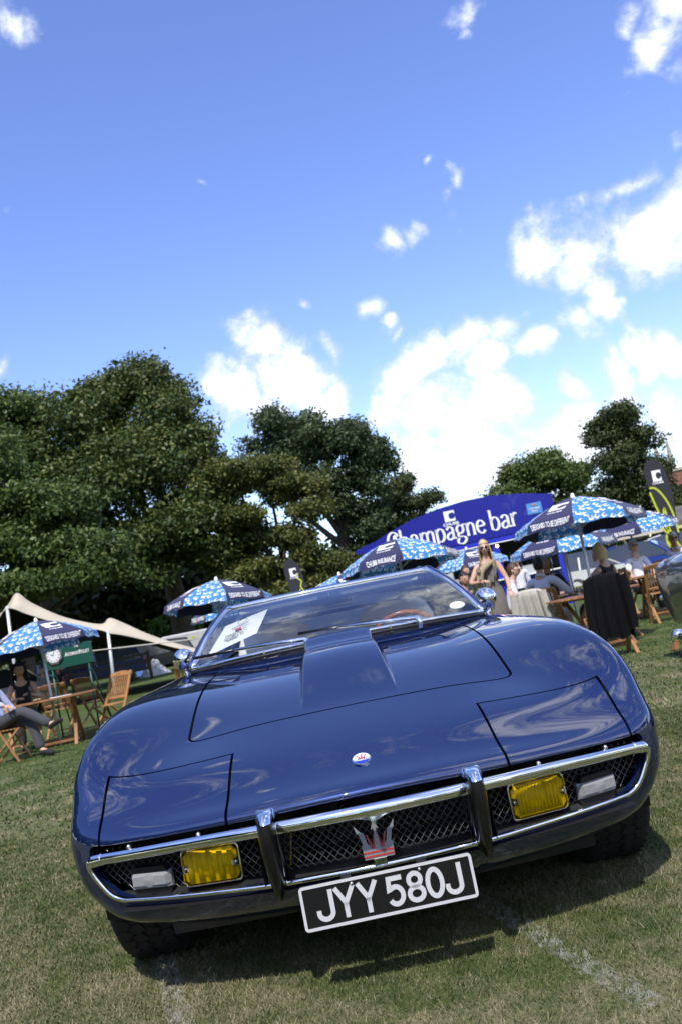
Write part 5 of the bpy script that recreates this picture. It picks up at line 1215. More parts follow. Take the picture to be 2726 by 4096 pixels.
# ------------------------------------------------------------------ green easel sign
def sign():
    z0 = tz(-4.5, 13.2); e = thing('easel_sign', 'dark green easel sign with a round watch dial and white lettering', 'sign', (-4.54, 13.2, z0+.0), R(-4))
    G = mat('dark_green_paint', (.012, .075, .055), .35, coat=.3, var=.1, vscale=3); zc = 1.37
    MB().box((0, 0, zc), (.86, .04, .47), bevel=.006).build('board', G, e)
    fr = lambda x, z, d: (Vector((x, -.021-d, zc+z)), Vector((1, 0, 0)), Vector((0, 0, 1)), Vector((0, -1, 0)))
    oct_ = [(.155*math.cos(PI/8+k*PI/4), .155*math.sin(PI/8+k*PI/4)) for k in range(8)]
    bz = MB(); bz.prism(oct_, 0, .035, fr(-.22, .0, 0)); bo = bz.build('watch_bezel', ALU, e)
    MB().prism([(.118*math.cos(a), .118*math.sin(a)) for a in np.linspace(0, 2*PI, 32, endpoint=False)], .035, .040, fr(-.22, 0, 0)).build('dial', mat('dial_white', (.72, .73, .74), .4), bo)
    mk = MB()
    for k in range(12):
        a = k*PI/6; ribbon(mk, [(.082*math.sin(a), .082*math.cos(a)), (.106*math.sin(a), .106*math.cos(a))], .008, fr(-.22, 0, 0), (.040, .043))
    ribbon(mk, [(0, 0), (-.045, .03)], .010, fr(-.22, 0, 0), (.040, .045)); ribbon(mk, [(0, 0), (.02, .085)], .007, fr(-.22, 0, 0), (.040, .045)); mk.build('dial_marks', INK, bo)
    for k in range(8):
        a = PI/8+k*PI/4+PI/8; MB().lathe([(0, .005), (.009, .004), (.010, 0)], 8, Vector((-.22+.133*math.cos(a), -.056, zc+.133*math.sin(a))), Matrix.Rotation(R(90), 3, 'X')).build('bezel_screw', DARKMETAL, bo)
    for s, x, z, sz, xs in (('AP', .19, .105, .10, .7), ('A', -.015, -.02, .098, .75), ('UDEMARS', .105, -.024, .078, .68), ('P', .232, -.02, .098, .75), ('IGUET', .318, -.024, .078, .68)):
        t = link('lettering', text_mesh(s, sz, .004, .012, xs), WHITEPAINT, e); orient(t, (x, -.024, zc+z), (1, 0, 0), (0, 0, 1))
    for x in (-.30, .34):
        MB().tube([(x, 0, zc-.22), (x, .0, .0)], .016, 8).build('front_leg', G, e); MB().tube([(x*.98, .03, zc-.18), (x*1.15, .62, .0)], .014, 8).build('back_leg', G, e); MB().box((x, 0, zc-.34), (.05, .05, .03)).build('leg_clamp', G, e)
sign()

# ------------------------------------------------------------------ champagne bar kiosk
SIGNBLUE = mat('royal_blue_sign', (.014, .016, .24), .35, coat=.3); BLUEPOST = mat('blue_post', (.02, .03, .42), .4)
NIB = {
 'C': (1.05, [[(.95, 1.15), (.82, 1.42), (.52, 1.55), (.22, 1.32), (.08, .8), (.18, .3), (.48, .0), (.8, .1), (.98, .38)]], []),
 'h': (.82, [[(.13, 1.6), (.13, 0)], [(.13, .68), (.24, .90), (.40, .98), (.55, .90), (.62, .68), (.62, 0)]], [(0, .26, 0), (.48, .76, 0), (0, .13, 1.58)]),
 'a': (.80, [[(.12, .80), (.2, .94), (.38, 1.0), (.54, .9), (.58, .68), (.58, .16), (.66, .04), (.77, .08)], [(.58, .58), (.3, .5), (.13, .36), (.1, .18), (.2, .02), (.36, .02), (.52, .14), (.58, .26)]], []),
 'm': (1.28, [[(.13, .98), (.13, 0)], [(.13, .68), (.24, .90), (.40, .98), (.55, .90), (.61, .68), (.61, 0)], [(.61, .68), (.72, .90), (.88, .98), (1.03, .90), (1.09, .68), (1.09, 0)]], [(0, .26, 0), (.48, .74, 0), (.96, 1.22, 0), (0, .13, .96)]),
 'p': (.84, [[(.13, .96), (.13, -.6)], [(.13, .72), (.25, .93), (.42, 1.0), (.6, .9), (.7, .58), (.66, .25), (.5, .02), (.3, .0), (.13, .14)]], [(0, .28, -.6), (0, .13, .95)]),
 'g': (.82, [[(.62, .66), (.55, .88), (.36, .98), (.17, .88), (.10, .66), (.17, .44), (.36, .34), (.55, .44), (.62, .66)], [(.24, .38), (.15, .22), (.25, .10), (.5, .06), (.68, -.05), (.7, -.25), (.5, -.46), (.28, -.48), (.08, -.38), (.06, -.2), (.2, -.02)], [(.55, .88), (.68, .98), (.80, .95)]], []),
 'n': (.82, [[(.13, .98), (.13, 0)], [(.13, .68), (.24, .90), (.40, .98), (.55, .90), (.62, .68), (.62, 0)]], [(0, .26, 0), (.48, .76, 0), (0, .13, .96)]),
 'e': (.72, [[(.1, .56), (.62, .60), (.6, .8), (.45, .98), (.28, .98), (.13, .8), (.08, .5), (.14, .2), (.32, .02), (.5, .02), (.66, .2)]], []),
 'b': (.84, [[(.13, 1.6), (.13, .08)], [(.13, .72), (.25, .93), (.42, 1.0), (.6, .9), (.7, .58), (.66, .25), (.5, .02), (.3, .0), (.13, .1)]], [(0, .13, 1.58)]),
 'r': (.58, [[(.13, .98), (.13, 0)], [(.13, .68), (.24, .90), (.38, 1.0), (.52, .92)]], [(0, .28, 0), (0, .13, .96)]),
 ' ': (.38, [], [])}
def nibw(u):
    return lambda ang, t: u*(.07+.13*abs(math.sin(ang-R(-18))))
def kiosk():
    y0 = 26; z0 = tz(4.4, 26); e = thing('champagne_bar', 'royal blue champagne bar kiosk with arched sign board', 'kiosk', (4.43, y0, z0), R(-17)); dz = -z0
    zb = 2.27+dz; arcp = [(-2.96, zb+.36), (-2.96, zb+.55)]
    up = [(-2.7, .68), (-2.1, .90), (-1.4, 1.10), (-.6, 1.25), (.3, 1.32), (1.2, 1.30), (2.1, 1.16), (3.0, .95)]
    poly = [(-3.42, zb+.40), (-3.42, zb+.50), (-3.1, zb+.60)]+[(x, zb+z) for x, z in up]+[(3.02, zb+.93), (3.02, zb), (-.6, zb)]
    bo = MB().prism(poly, 0, .10, ((0, 0, 0), (1, 0, 0), (0, 0, 1), (0, -1, 0))).build('sign_board', SIGNBLUE, e)
    u = .40; x = -2.34; word = 'Champagne bar'
    for ch in word:
        adv, st, sf = NIB[ch]
        if st:
            m = MB(); fr = ((x, -.101, zb+.215), (1, 0, 0), (0, 0, 1), (0, -1, 0))
            for p in st: ribbon(m, [(q.x*u, q.y*u) for q in catmull([(a, b, 0) for a, b in p], 4)], nibw(u), fr, (0, .012))
            for a, b, h in sf: ribbon(m, [(a*u, h*u+.02*u), (b*u, h*u+.02*u)], .05*u, fr, (0, .0125))
            m.build('sign_letter', WHITEPAINT, bo)
        x += adv*u
    m = MB(); m.prism(logo_poly(.17), 0, .012, ((-.20, -.101, zb+.95), (1, 0, 0), (0, 0, 1), (0, -1, 0))); m.build('sign_logo', WHITEPAINT, bo)
    t = link('sign_lettering', text_mesh('CHUBB', .12, .01, .03, 1.3), WHITEPAINT, bo); orient(t, (-.20, -.104, zb+.70), (1, 0, 0), (0, 0, 1))
    ad = MB(); ad.box((2.42, -.11, zb+.62), (.46, .02, .34)); ao = ad.build('drinks_advert', mat('advert_blue', (.08, .24, .55), .4), bo)
    for s, z, sz in (('Corona', .63, .105), ('Extra', .54, .08)): t = link('advert_lettering', text_mesh(s, sz, .006, .01), WHITEPAINT, ao); orient(t, (2.42, -.124, zb+z), (1, 0, 0), (0, 0, 1))
    cr = MB()
    for k in range(5): cr.ball((2.36+.03*k, -.125, zb+.725+.012*(k % 2)), .018, 8, 6)
    cr.build('advert_crown', mat('advert_gold', (.6, .35, .05), .4), ao)
    MB().box((.9, -.03, zb-.09), (4.2, .10, .14)).build('sign_fascia', BLUEPOST, e); MB().box((.9, -.06, zb-.18), (4.2, .04, .03)).build('fascia_trim', WHITEPAINT, e)
    MB().box((0, 1.5, zb-.02), (5.9, 3.0, .08)).build('roof', mat('kiosk_roof', (.25, .25, .26), .6), e)
    for x in (-2.8, -.6, 1.0, 2.9): MB().box((x, .08, zb/2-.05), (.20, .20, zb-.1)).build('post', BLUEPOST if x > 0 else mat('grey_post', (.42, .44, .46), .5), e)
    MB().box((0, 2.95, zb/2), (5.9, .06, zb)).build('back_wall', mat('dark_bar_wall', (.03, .03, .034), .7), e)
    MB().box((0, .2, .55), (5.5, .45, 1.08), bevel=.02).build('counter', mat('blue_counter', (.012, .02, .22), .3, coat=.4), e)
    MB().box((0, .15, 1.11), (5.6, .62, .04)).build('counter_top', WHITEPAINT, e)
    for z in (1.25, 1.65): MB().box((0, 2.75, z), (5.4, .3, .03)).build('shelf', DARKMETAL, e)
    cols = [mat('bottle_green', (.02, .09, .03), .15, coat=.4), mat('bottle_brown', (.10, .035, .01), .15, coat=.4), mat('bottle_clear', (.4, .42, .42), .15, coat=.4)]
    bm = MB().lathe([(.001, 0), (.038, 0), (.04, .02), (.04, .19), (.014, .24), (.014, .31), (.001, .31)], 10).mesh('bottle'); ms = []
    for c in cols:
        q = bm.copy(); q.materials.append(c); ms.append(q)
    rg = random.Random(2)
    for z in (1.265, 1.665):
        for k in range(20): 
            q = Matrix.Rotation(R(-17), 3, 'Z') @ Vector((-2.5+k*.26+rg.uniform(-.04, .04), 2.75, z)); b = part('bottle', ms[rg.randrange(3)], None, (4.43+q.x, y0+q.y, z0+q.z)); tag(b, 'bottle in a row on the back shelves of the blue bar', 'bottle', 'bottles on the bar shelves')
    BULB = mat('warm_bulb', (1, .7, .3), .4, emis=(1, .62, .22), estr=9)
    for x in (.55, 1.05, 2.2, -1.4): MB().ball((x, -.02, zb-.28), .045, 10, 8).build('lit_bulb', BULB, e)
    # menu board with pale boxes on the counter
    for x, w in ((1.9, .5), (-.4, .7), (.6, .4)): MB().box((x, .2, 1.26), (w, .2, .26)).build('counter_tray', mat('pale_tray%d' % int(x*10), (.35, .36, .38), .5), e)
kiosk()

# ------------------------------------------------------------------ feather flags
FLAGB = mat('black_flag_cloth', (.022, .023, .030), .8); LIME = mat('lime_print', (.45, .50, .03), .7)
def flag(lab, x, y, h, w, tip, lean, flip, script):
    z0 = tz(x, y); e = thing('feather_flag', lab, 'flag', (x, y, z0), 0, 'black feather flags')
    out = [(0.0, .18*h), (-.10*w, .35*h), (-.26*w, .60*h), (-.42*w, .80*h), (-.48*w, .90*h), (-.38*w, .965*h), (-.12*w, .995*h), (.16*w, .985*h), (.42*w, .93*h), (.54*w, .84*h), (.56*w, .70*h), (.50*w, .50*h), (.38*w, .33*h), (.22*w, .18*h)]
    pts = catmull2([*out], 3); L = Vector((lean, 0, 1))
    fr = (Vector((0, 0, 0)), Vector((1, 0, 0)), L, Vector((0, -1, 0)))
    MB().prism(pts[::-1], -.006, .006, fr).build('banner', FLAGB, e)
    MB().tube([(.10*w, .01, 0), Vector((.20*w, .01, 0))+L*.18*h], .018, 8).build('pole', BLACK, e)
    f2 = (Vector((0, -.008, 0)), Vector((1, 0, 0)), L, Vector((0, -1, 0)))
    s_ = .20*w; q = MB(); cx, cz = .04*w, .875*h; q.prism([(cx+a+.12*b*0, cz+b*1.25) for a, b in logo_poly(s_)], 0, .004, f2); q.build('printed_logo', INKWHITE, e)
    t = link('printed_lettering', text_mesh('CHUBB', .13*w, .004, .02, 1.2), INKWHITE, e); orient(t, f2[0]+L*(cz-.32*w)+Vector((cx+.0, -.002, 0)), (1, 0, 0), L)
    sc = MB()
    for st in script: ribbon(sc, [(p.x*w, p.y*h) for p in catmull([(a, b, 0) for a, b in st], 6)], .085*w, f2, (0, .004))
    sc.build('printed_script', LIME, e)
SCR = [[(-.40, .80), (-.10, .785), (.22, .70), (.42, .58), (.46, .46)], [(-.42, .77), (-.26, .65), (-.06, .53), (.02, .50), (.10, .58), (.06, .64), (.0, .60), (.12, .48), (.30, .40), (.42, .36)], [(-.28, .60), (-.22, .52), (-.02, .47), (.05, .50)], [(-.10, .46), (-.12, .40), (.04, .36), (.16, .40), (.06, .45), (-.06, .42), (.12, .33), (.26, .30)]]
flag('tall black feather flag with lime script at the right edge', 7.02, 16.0, 2.95, .46, 0, .02, 1, SCR)
SCR2 = [[(.30, .86), (.22, .82), (.40, .79), (.30, .74), (.44, .70)], [(.24, .72), (.20, .66), (.42, .60), (.34, .70), (.24, .62), (.40, .54)], [(-.02, .62), (-.06, .54), (.10, .50), (.06, .44)], [(.24, .56), (.18, .50), (.36, .46)]]
flag('black feather flag in front of the trees, above the windscreen', -.60, 17.0, 2.46, .36, 0, -.03, 1, SCR2)
# ------------------------------------------------------------------ people
def skin_mesh(graph, edges, sub=2, root=0):
    """graph: name -> (pos, radius or (rx, ry)); one continuous surface grown along the edges"""
    names = list(graph); me = bpy.data.meshes.new('s'); bm = bmesh.new(); vs = {}
    lay = bm.verts.layers.skin.verify()
    for i, n in enumerate(names):
        v = bm.verts.new(graph[n][0]); r = graph[n][1]; v[lay].radius = r if hasattr(r, '__len__') else (r, r); v[lay].use_root = (i == root); vs[n] = v
    for a, b in edges: bm.edges.new((vs[a], vs[b]))
    bm.to_mesh(me); bm.free(); o = bpy.data.objects.new('s', me); COL.objects.link(o)
    sk = o.modifiers.new('k', 'SKIN'); sk.use_smooth_shade = True
    try: sk.branch_smoothing = .6
    except Exception: pass
    ss = o.modifiers.new('u', 'SUBSURF'); ss.levels = sub; ss.render_levels = sub
    dg = bpy.context.evaluated_depsgraph_get(); dg.update(); res = bpy.data.meshes.new_from_object(o.evaluated_get(dg))
    bpy.data.objects.remove(o); bpy.data.meshes.remove(me); return res
def mesh_arrays(me):
    n = len(me.vertices); co = np.empty(n*3, 'f'); me.vertices.foreach_get('co', co); return [tuple(p) for p in co.reshape(-1, 3)], [tuple(p.vertices) for p in me.polygons]
SKIN = [mat('skin_tone_a', (.50, .29, .20), .5, subs=.08), mat('skin_tone_b', (.56, .34, .25), .5, subs=.08), mat('skin_tone_c', (.44, .24, .16), .5, subs=.08)]
HAIRM = {k: mat('hair_'+k, c, .55, var=.3, vscale=60) for k, c in dict(blonde=(.50, .36, .16), black=(.012, .010, .009), brown=(.05, .028, .016), grey=(.30, .29, .28), white=(.60, .59, .57)).items()}
CLOTH = {}
def cloth(c, stripe=None):
    k = (c, stripe)
    if k not in CLOTH:
        m = mat('cloth_%d' % len(CLOTH), c, .85, sheen=.1, bump=.35, bscale=14, bdist=.012, var=.06, vscale=8)
        if stripe:
            nt = m.node_tree; L = nt.links; b = nt.nodes['Principled BSDF']; w = nt.nodes.new('ShaderNodeTexWave'); w.inputs['Scale'].default_value = 18; w.inputs['Distortion'].default_value = .4; tc = nt.nodes.new('ShaderNodeTexCoord'); L.new(tc.outputs['Object'], w.inputs['Vector'])
            mx = nt.nodes.new('ShaderNodeMix'); mx.data_type = 'RGBA'; mx.inputs['A'].default_value = (*c, 1); mx.inputs['B'].default_value = (*stripe, 1); mr = nt.nodes.new('ShaderNodeMapRange'); mr.inputs['From Min'].default_value = .72; mr.inputs['From Max'].default_value = .85
            L.new(w.outputs['Fac'], mr.inputs['Value']); L.new(mr.outputs[0], mx.inputs['Factor']); L.new(mx.outputs['Result'], b.inputs['Base Color'])
        CLOTH[k] = m
    return CLOTH[k]
def person(lab, x, y, rz, pose='stand', skin=0, top=((.7, .7, .72), 'long'), stripe=None, bottom=((.05, .05, .06), 'trousers'), shoes=(.015, .012, .012), hair=('brown', 'short'), glasses=None, hands=None, headturn=0, lean=0.0, scale=1.0, legs=None, female=False, seat=.46, extra=None, nod=0):
    z0 = tz(x, y); e = thing('person', lab, 'person', (x, y, z0), R(rz), None, scale)
    V = Vector
    if pose == 'stand': J = dict(pel=V((0, 0, .95)), wai=V((0, .0, 1.08)), che=V((0, .005, 1.28)), nb=V((0, .015, 1.45)), hd=V((0, -.015, 1.64)))
    else: J = dict(pel=V((0, .02, seat+.09)), wai=V((0, .03, seat+.22)), che=V((0, .03, seat+.43)), nb=V((0, .03, seat+.60)), hd=V((0, .0, seat+.79)))
    if lean:
        for k in ('wai', 'che', 'nb', 'hd'): J[k] = J['pel']+Matrix.Rotation(R(lean), 3, 'X') @ (J[k]-J['pel'])
    sw = .155 if female else .18; up = (J['nb']-J['che']).normalized()
    for sg, s in ((-1, 'l'), (1, 'r')):
        J['sh'+s] = J['nb']+V((sg*sw, .01, -.06)); J['hip'+s] = J['pel']+V((sg*.088, 0, -.03))
        if pose == 'stand': J['kn'+s] = V((sg*.095, -.02, .50)); J['an'+s] = V((sg*.095, .03, .085)); J['to'+s] = V((sg*.105, -.12, .035))
        else: J['kn'+s] = V((sg*.11, -.42, seat+.06)); J['an'+s] = V((sg*.11, -.40, .09)); J['to'+s] = V((sg*.12, -.55, .04))
        if legs and s in legs:
            for k, v in legs[s].items(): J[k+s] = V(v)
        h = V(hands[s]) if hands and s in hands else (V((sg*.24, -.06, .86)) if pose == 'stand' else V((sg*.16, -.30, seat+.14)))
        S_ = J['sh'+s]; d = h-S_; L1, L2 = .285, .26; dl = min(d.length, L1+L2-.005); dn = d.normalized(); h = S_+dn*dl; a = (L1*L1-L2*L2+dl*dl)/(2*dl); hh = math.sqrt(max(0, L1*L1-a*a))
        hint = V((sg*.7, .55, -.6)); hint = (hint-dn*hint.dot(dn)).normalized(); J['el'+s] = S_+dn*a+hint*hh; J['wr'+s] = h
    nk = J['nb'].lerp(J['hd'], .52)
    k = .92 if female else 1.0
    G = dict(pel=(J['pel'], (.135*k, .105*k)), wai=(J['wai'], (.118*k, .09*k)), che=(J['che'], (.135*k, .10*k)), nb=(J['nb']-V((0, 0, .035)), (.075*k, .06*k)), nk=(nk, .052*k), hb=(J['hd']-V((0, -.01, .05)), .055))
    E = [('pel', 'wai'), ('wai', 'che'), ('che', 'nb'), ('nb', 'nk'), ('nk', 'hb')]
    for s in 'lr':
        G.update({'sh'+s: (J['sh'+s], .056*k), 'el'+s: (J['el'+s], .041*k), 'wr'+s: (J['wr'+s], .027*k), 'hip'+s: (J['hip'+s], .086), 'kn'+s: (J['kn'+s], .056), 'an'+s: (J['an'+s], .038), 'to'+s: (J['to'+s], .032)})
        E += [('nb', 'sh'+s), ('sh'+s, 'el'+s), ('el'+s, 'wr'+s), ('pel', 'hip'+s), ('hip'+s, 'kn'+s), ('kn'+s, 'an'+s), ('an'+s, 'to'+s)]
    vs, fs = mesh_arrays(skin_mesh(G, E)); body = MB(); body.add(vs, fs, True)
    # head
    HR = Matrix.Rotation(R(headturn), 3, 'Z') @ Matrix.Rotation(R(nod), 3, 'X'); hc = J['hd']; rows = []
    for i in range(13):
        ph = PI*i/12; row = []
        for q in range(20):
            th = 2*PI*q/20; p = V((.074*math.sin(ph)*math.cos(th), .095*math.sin(ph)*math.sin(th), .118*math.cos(ph)))
            if p.z < -.02: f = 1-.30*min(1, (-p.z-.02)/.10); p.x *= f; p.y = p.y*(f+.05) if p.y > 0 else p.y*(1-.10*min(1, (-p.z-.02)/.1))
            if p.y < -.05 and abs(p.x) < .018 and -.035 < p.z < .02: p.y -= .020*(1-abs(p.x)/.018)*(1-(p.z+.035)/.075)
            if p.y < -.05 and .015 < abs(p.x) < .05 and -.005 < p.z < .03: p.y += .006
            row.append(hc+HR @ p)
        rows.append(row)
    body.grid(rows, True, True)
    for sg in (-1, 1): body.ball(hc+HR @ V((sg*.076, .012, -.005)), (.010, .020, .030), 8, 6)
    body.tube([hc+HR @ V((0, -.090, .022)), hc+HR @ V((0, -.112, -.026)), hc+HR @ V((0, -.094, -.034))], [.007, .013, .009], 8)
    # hands
    for sg, s in ((-1, 'l'), (1, 'r')):
        w = J['wr'+s]; d = (w-J['el'+s]).normalized(); side = d.cross(V((0, 0, 1)));
        if side.length < .2: side = V((0, -1, 0))
        side.normalize(); nrm = side.cross(d).normalized(); rot = Matrix((side, d, nrm)).transposed()
        body.ball(w+d*.045, (.040, .055, .018), 10, 8, rot)
        for f, (ox, ln) in enumerate(((-.030, .062), (-.010, .074), (.010, .070), (.029, .055))):
            b = w+d*.080+side*ox; body.tube([b-d*.02, b+d*ln*.45-nrm*.004, b+d*ln*.8-nrm*.022, b+d*ln*.85-nrm*.040], [.0088, .0085, .0078, .006], 6)
        b = w+d*.035+side*(-sg*.036); body.tube([b-d*.01, b+d*.03+side*(-sg*.018)-nrm*.008, b+d*.058+side*(-sg*.016)-nrm*.022], [.011, .0095, .007], 6)
    bo = body.build('body', SKIN[skin], e)
    EY = MB()
    for sg in (-1, 1): MB().ball(hc+HR @ V((sg*.030, -.081, .010)), (.012, .008, .006), 8, 6).build('eye', INK, bo)
    MB().ball(hc+HR @ V((0, -.086, -.060)), (.024, .010, .007), 8, 6).build('mouth', mat('lip', (.36, .12, .10), .5) if 'lip' not in MATS else MATS['lip'], bo)
    if glasses:
        g = MB()
        for sg in (-1, 1): g.ball(hc+HR @ V((sg*.033, -.094, .010)), (.030, .009, .021), 12, 8); g.tube([hc+HR @ V((sg*.062, -.075, .014)), hc+HR @ V((sg*.079, .01, .012))], .003, 5)
        g.tube([hc+HR @ V((-.01, -.101, .012)), hc+HR @ V((.01, -.101, .012))], .004, 5); g.build('sunglasses' if glasses == 'dark' else 'glasses', mat('brown_lens', (.025, .010, .006), .1, coat=1) if glasses == 'dark' else DARKMETAL, bo)
    # clothes
    tc, sl = top; T = {n: (G[n][0], tuple(r+.014 for r in (G[n][1] if hasattr(G[n][1], '__len__') else (G[n][1],)*2))) for n in ('pel', 'wai', 'che', 'nb')}
    T['pel'] = (J['pel']+V((0, 0, -.01)), (.150*k, .120*k)); TE = [('pel', 'wai'), ('wai', 'che'), ('che', 'nb')]
    T['nb'] = (G['nb'][0], (.085*k, .070*k))
    for s in 'lr':
        T['sh'+s] = (J['sh'+s], .068*k); TE.append(('nb', 'sh'+s))
        if sl != 'none':
            if sl == 'short': T['el'+s] = (J['sh'+s].lerp(J['el'+s], .75), .060); TE.append(('sh'+s, 'el'+s))
            else:
                T['el'+s] = (J['el'+s], .054); TE.append(('sh'+s, 'el'+s))
                if sl == 'long': T['wr'+s] = (J['el'+s].lerp(J['wr'+s], .93), .040); TE.append(('el'+s, 'wr'+s))
    tm = skin_mesh(T, TE); link('dress' if bottom[1] == 'dress' else 'shirt', tm, cloth(tc, stripe), e)
    if sl in ('long', 'short', 'rolled') and not female: MB().tube([J['nb']+V((.062*math.cos(a), -.004+.056*math.sin(a), .022+.012*math.sin(a))) for a in np.linspace(0, 2*PI, 14, endpoint=False)], .014, 6, closed=True).build('collar', cloth(tc), e)
    bc, bt = bottom
    if bt in ('trousers', 'shorts'):
        B = dict(pel=(J['pel'], (.150, .118))); BE = []
        for s in 'lr':
            B['hip'+s] = (J['hip'+s], .100); B['kn'+s] = (J['kn'+s], .078); BE += [('pel', 'hip'+s), ('hip'+s, 'kn'+s)]
            if bt == 'trousers': B['an'+s] = (J['an'+s]+V((0, 0, .0)), .066); BE.append(('kn'+s, 'an'+s))
        link('trousers', skin_mesh(B, BE), cloth(bc), e)
        MB().tube([J['pel']+V((.152*math.cos(a), .122*math.sin(a), .075)) for a in np.linspace(0, 2*PI, 20, endpoint=False)], .016, 6, closed=True).build('belt', BLACK, e)
    else:
        rows = []
        for t in np.linspace(0, 1, 10):
            if pose == 'stand': c = J['pel'].lerp(V((0, 0, .48)), t)+V((0, 0, .10*(1-t))); rx = .150*k+.05*math.sin(t*PI*.8)-.01*t; ry = .115*k+.045*math.sin(t*PI*.8)
            else: c = J['pel'].lerp((J['knl']+J['knr'])/2, t); rx = .17; ry = .10
            rows.append([c+V((rx*math.cos(a)*(1+.03*math.sin(a*7)), (ry*math.sin(a) if pose == 'stand' else 0), (.012*math.sin(6*a+3*t) if pose == 'stand' else ry*math.sin(a)))) for a in np.linspace(0, 2*PI, 28, endpoint=False)])
        MB().grid(rows, True, True).build('skirt', cloth(bc), e)
    for s in 'lr':
        a, t = J['an'+s], J['to'+s]; d = (t-a); MB().tube(catmull([a-V((0, -.03, .03)), a.lerp(t, .35)-V((0, 0, .01)), t, t+d.normalized()*.05], 4), [.045, .047, .047, .046, .046, .045, .046, .048, .046, .044, .042, .038, .022], 10, flat=.8).build('shoe', cloth(shoes), e)
    # hair
    hk, ht = hair; hm = HAIRM[hk]; H = MB()
    def cap(r=1.07, low=.02, back=-.06, noise=0.0, n=24, m=14):
        rows = []; rg = random.Random(4)
        for i in range(m):
            row = []
            for q in range(n):
                th = 2*PI*q/n; fr_ = math.sin(th) < -.25; lim = (.60 if fr_ else (.98 if math.sin(th) < .3 else 1.25)); ph = PI*.5*lim*i/(m-1)*1.12
                p = V((.076*math.sin(ph)*math.cos(th), .097*math.sin(ph)*math.sin(th), .120*math.cos(ph)))*r; p *= 1+noise*rg.uniform(-1, 1); row.append(hc+HR @ (p+V((0, .004, .004))))
            rows.append(row)
        return rows
    if ht == 'short': H.grid(cap(1.09, noise=.025), True, True)
    elif ht == 'bald':
        rows = [r[3:10] for r in cap(1.05)[7:]]; H.grid([[p for p in r] for r in rows])
    elif ht == 'curly':
        H.grid(cap(1.16, noise=.05), True, True); rg = random.Random(8)
        for _ in range(150):
            a = rg.uniform(0, 2*PI); zz = rg.uniform(-.26, .10); rr = .085+.045*max(0, -zz*2.2)+rg.uniform(0, .03)
            if math.sin(a) < -.35 and zz < .08: continue
            H.ball(hc+HR @ V((rr*math.cos(a), .02+rr*1.05*math.sin(a), zz)), rg.uniform(.018, .034), 7, 5)
    elif ht in ('long', 'bob'):
        H.grid(cap(1.10, noise=.015), True, True); ln = .36 if ht == 'long' else .17; rows = []
        for i in range(13):
            t = i/12; row = []
            for q in range(26):
                th = R(-38)+R(256)*q/25; rx = (.082+.020*math.sin(t*2.4))*(1+.06*math.sin(q*2.3+t*5)); ry = .098+.012*math.sin(t*2); yo = .0+.035*t if math.sin(th) > 0 else -.035*t
                drop = ln*(1+.10*math.sin(q*1.7)) ; row.append(hc+(HR if t < .4 else HR) @ V((rx*math.cos(th), ry*math.sin(th)*(.9 if math.sin(th) > 0 else .75)+yo, .05-t*drop)))
            rows.append(row)
        H.grid(rows)
    H.build('hair', hm, e)
    if extra: extra(e, J, hc, HR)
    return e
GREYDRESS = (.16, .145, .13)
def frill(e, J, hc, HR):
    m = MB(); V = Vector; c = cloth(GREYDRESS)
    for r_ in range(3):
        rows = []
        for j in range(4):
            t = j/3; row = []
            for i in range(22):
                s = i/21; p = V((.10-.20*s-.02*r_, -.125-.03*t*math.sin(s*20+r_), 1.40-.24*s-.055*r_-.085*t+.012*math.sin(s*26+r_*2))); row.append(p)
            rows.append(row)
        m.grid(rows)
    m.build('ruffle', c, e)
    sc = MB(); sc.tube(catmull([(.06, -.08, 1.42), (-.15, -.14, 1.30), (-.20, -.13, 1.05), (-.17, -.12, .82)], 5), [.03, .034, .04, .046, .05, .052, .055, .055, .056, .056, .056, .055, .054, .052, .048, .04], 9); sc.build('scarf', cloth((.33, .26, .17)), e)
W1 = person('slim woman with long blonde hair, sunglasses and grey ruffled dress, standing with a champagne glass', 2.38, 11.0, 4, 'stand', 1, (GREYDRESS, 'none'), None, (GREYDRESS, 'dress'), hair=('blonde', 'long'), glasses='dark', hands={'l': (-.20, -.27, 1.16), 'r': (.19, -.24, .95)}, headturn=-14, female=True, extra=frill, scale=1.0)
gp = flute(2.38-.205, 11.0-.33, tz(2.4, 11)+1.13, 'champagne glass held by the standing blonde woman')
person('man in pale blue shirt leaning back in his chair, legs crossed, at far left', -4.86, 10.62, 62, 'sit', 1, ((.42, .46, .66), 'long'), None, ((.05, .052, .06), 'trousers'), hair=('brown', 'short'), hands={'l': (-.18, -.42, .76), 'r': (.30, -.10, .56)}, lean=-14, legs={'l': dict(kn=(-.05, -.50, .68), an=(.10, -.84, .42), to=(.13, -.97, .45)), 'r': dict(kn=(.10, -.47, .52), an=(.10, -.60, .10), to=(.11, -.75, .05))})
def phone(e, J, hc, HR): MB().box(J['wrr']+Vector((-.02, -.10, .02)), (.06, .11, .012), Matrix.Rotation(R(35), 3, 'X'), .003).build('mobile_phone', BLACK, e)
person('woman with dark curly hair and black sleeveless top looking at her phone', -5.04, 12.2, 20, 'sit', 0, ((.010, .010, .011), 'none'), None, ((.03, .03, .035), 'trousers'), hair=('black', 'curly'), hands={'l': (-.10, -.36, .80), 'r': (.10, -.36, .84)}, headturn=8, female=True, extra=phone, lean=6, nod=10)
person('distant person in patterned pale shirt behind the far left table', -8.5, 24, 30, 'stand', 0, ((.22, .23, .25), 'long'), (.06, .06, .07), ((.25, .26, .28), 'trousers'), hair=('grey', 'short'), scale=.70)
person('distant person in black top and shorts under the green sign', -8.05, 24, 60, 'stand', 0, ((.012, .012, .014), 'short'), None, ((.12, .11, .10), 'trousers'), hair=('brown', 'short'), hands={'r': (.30, .05, 1.05)}, scale=.70)
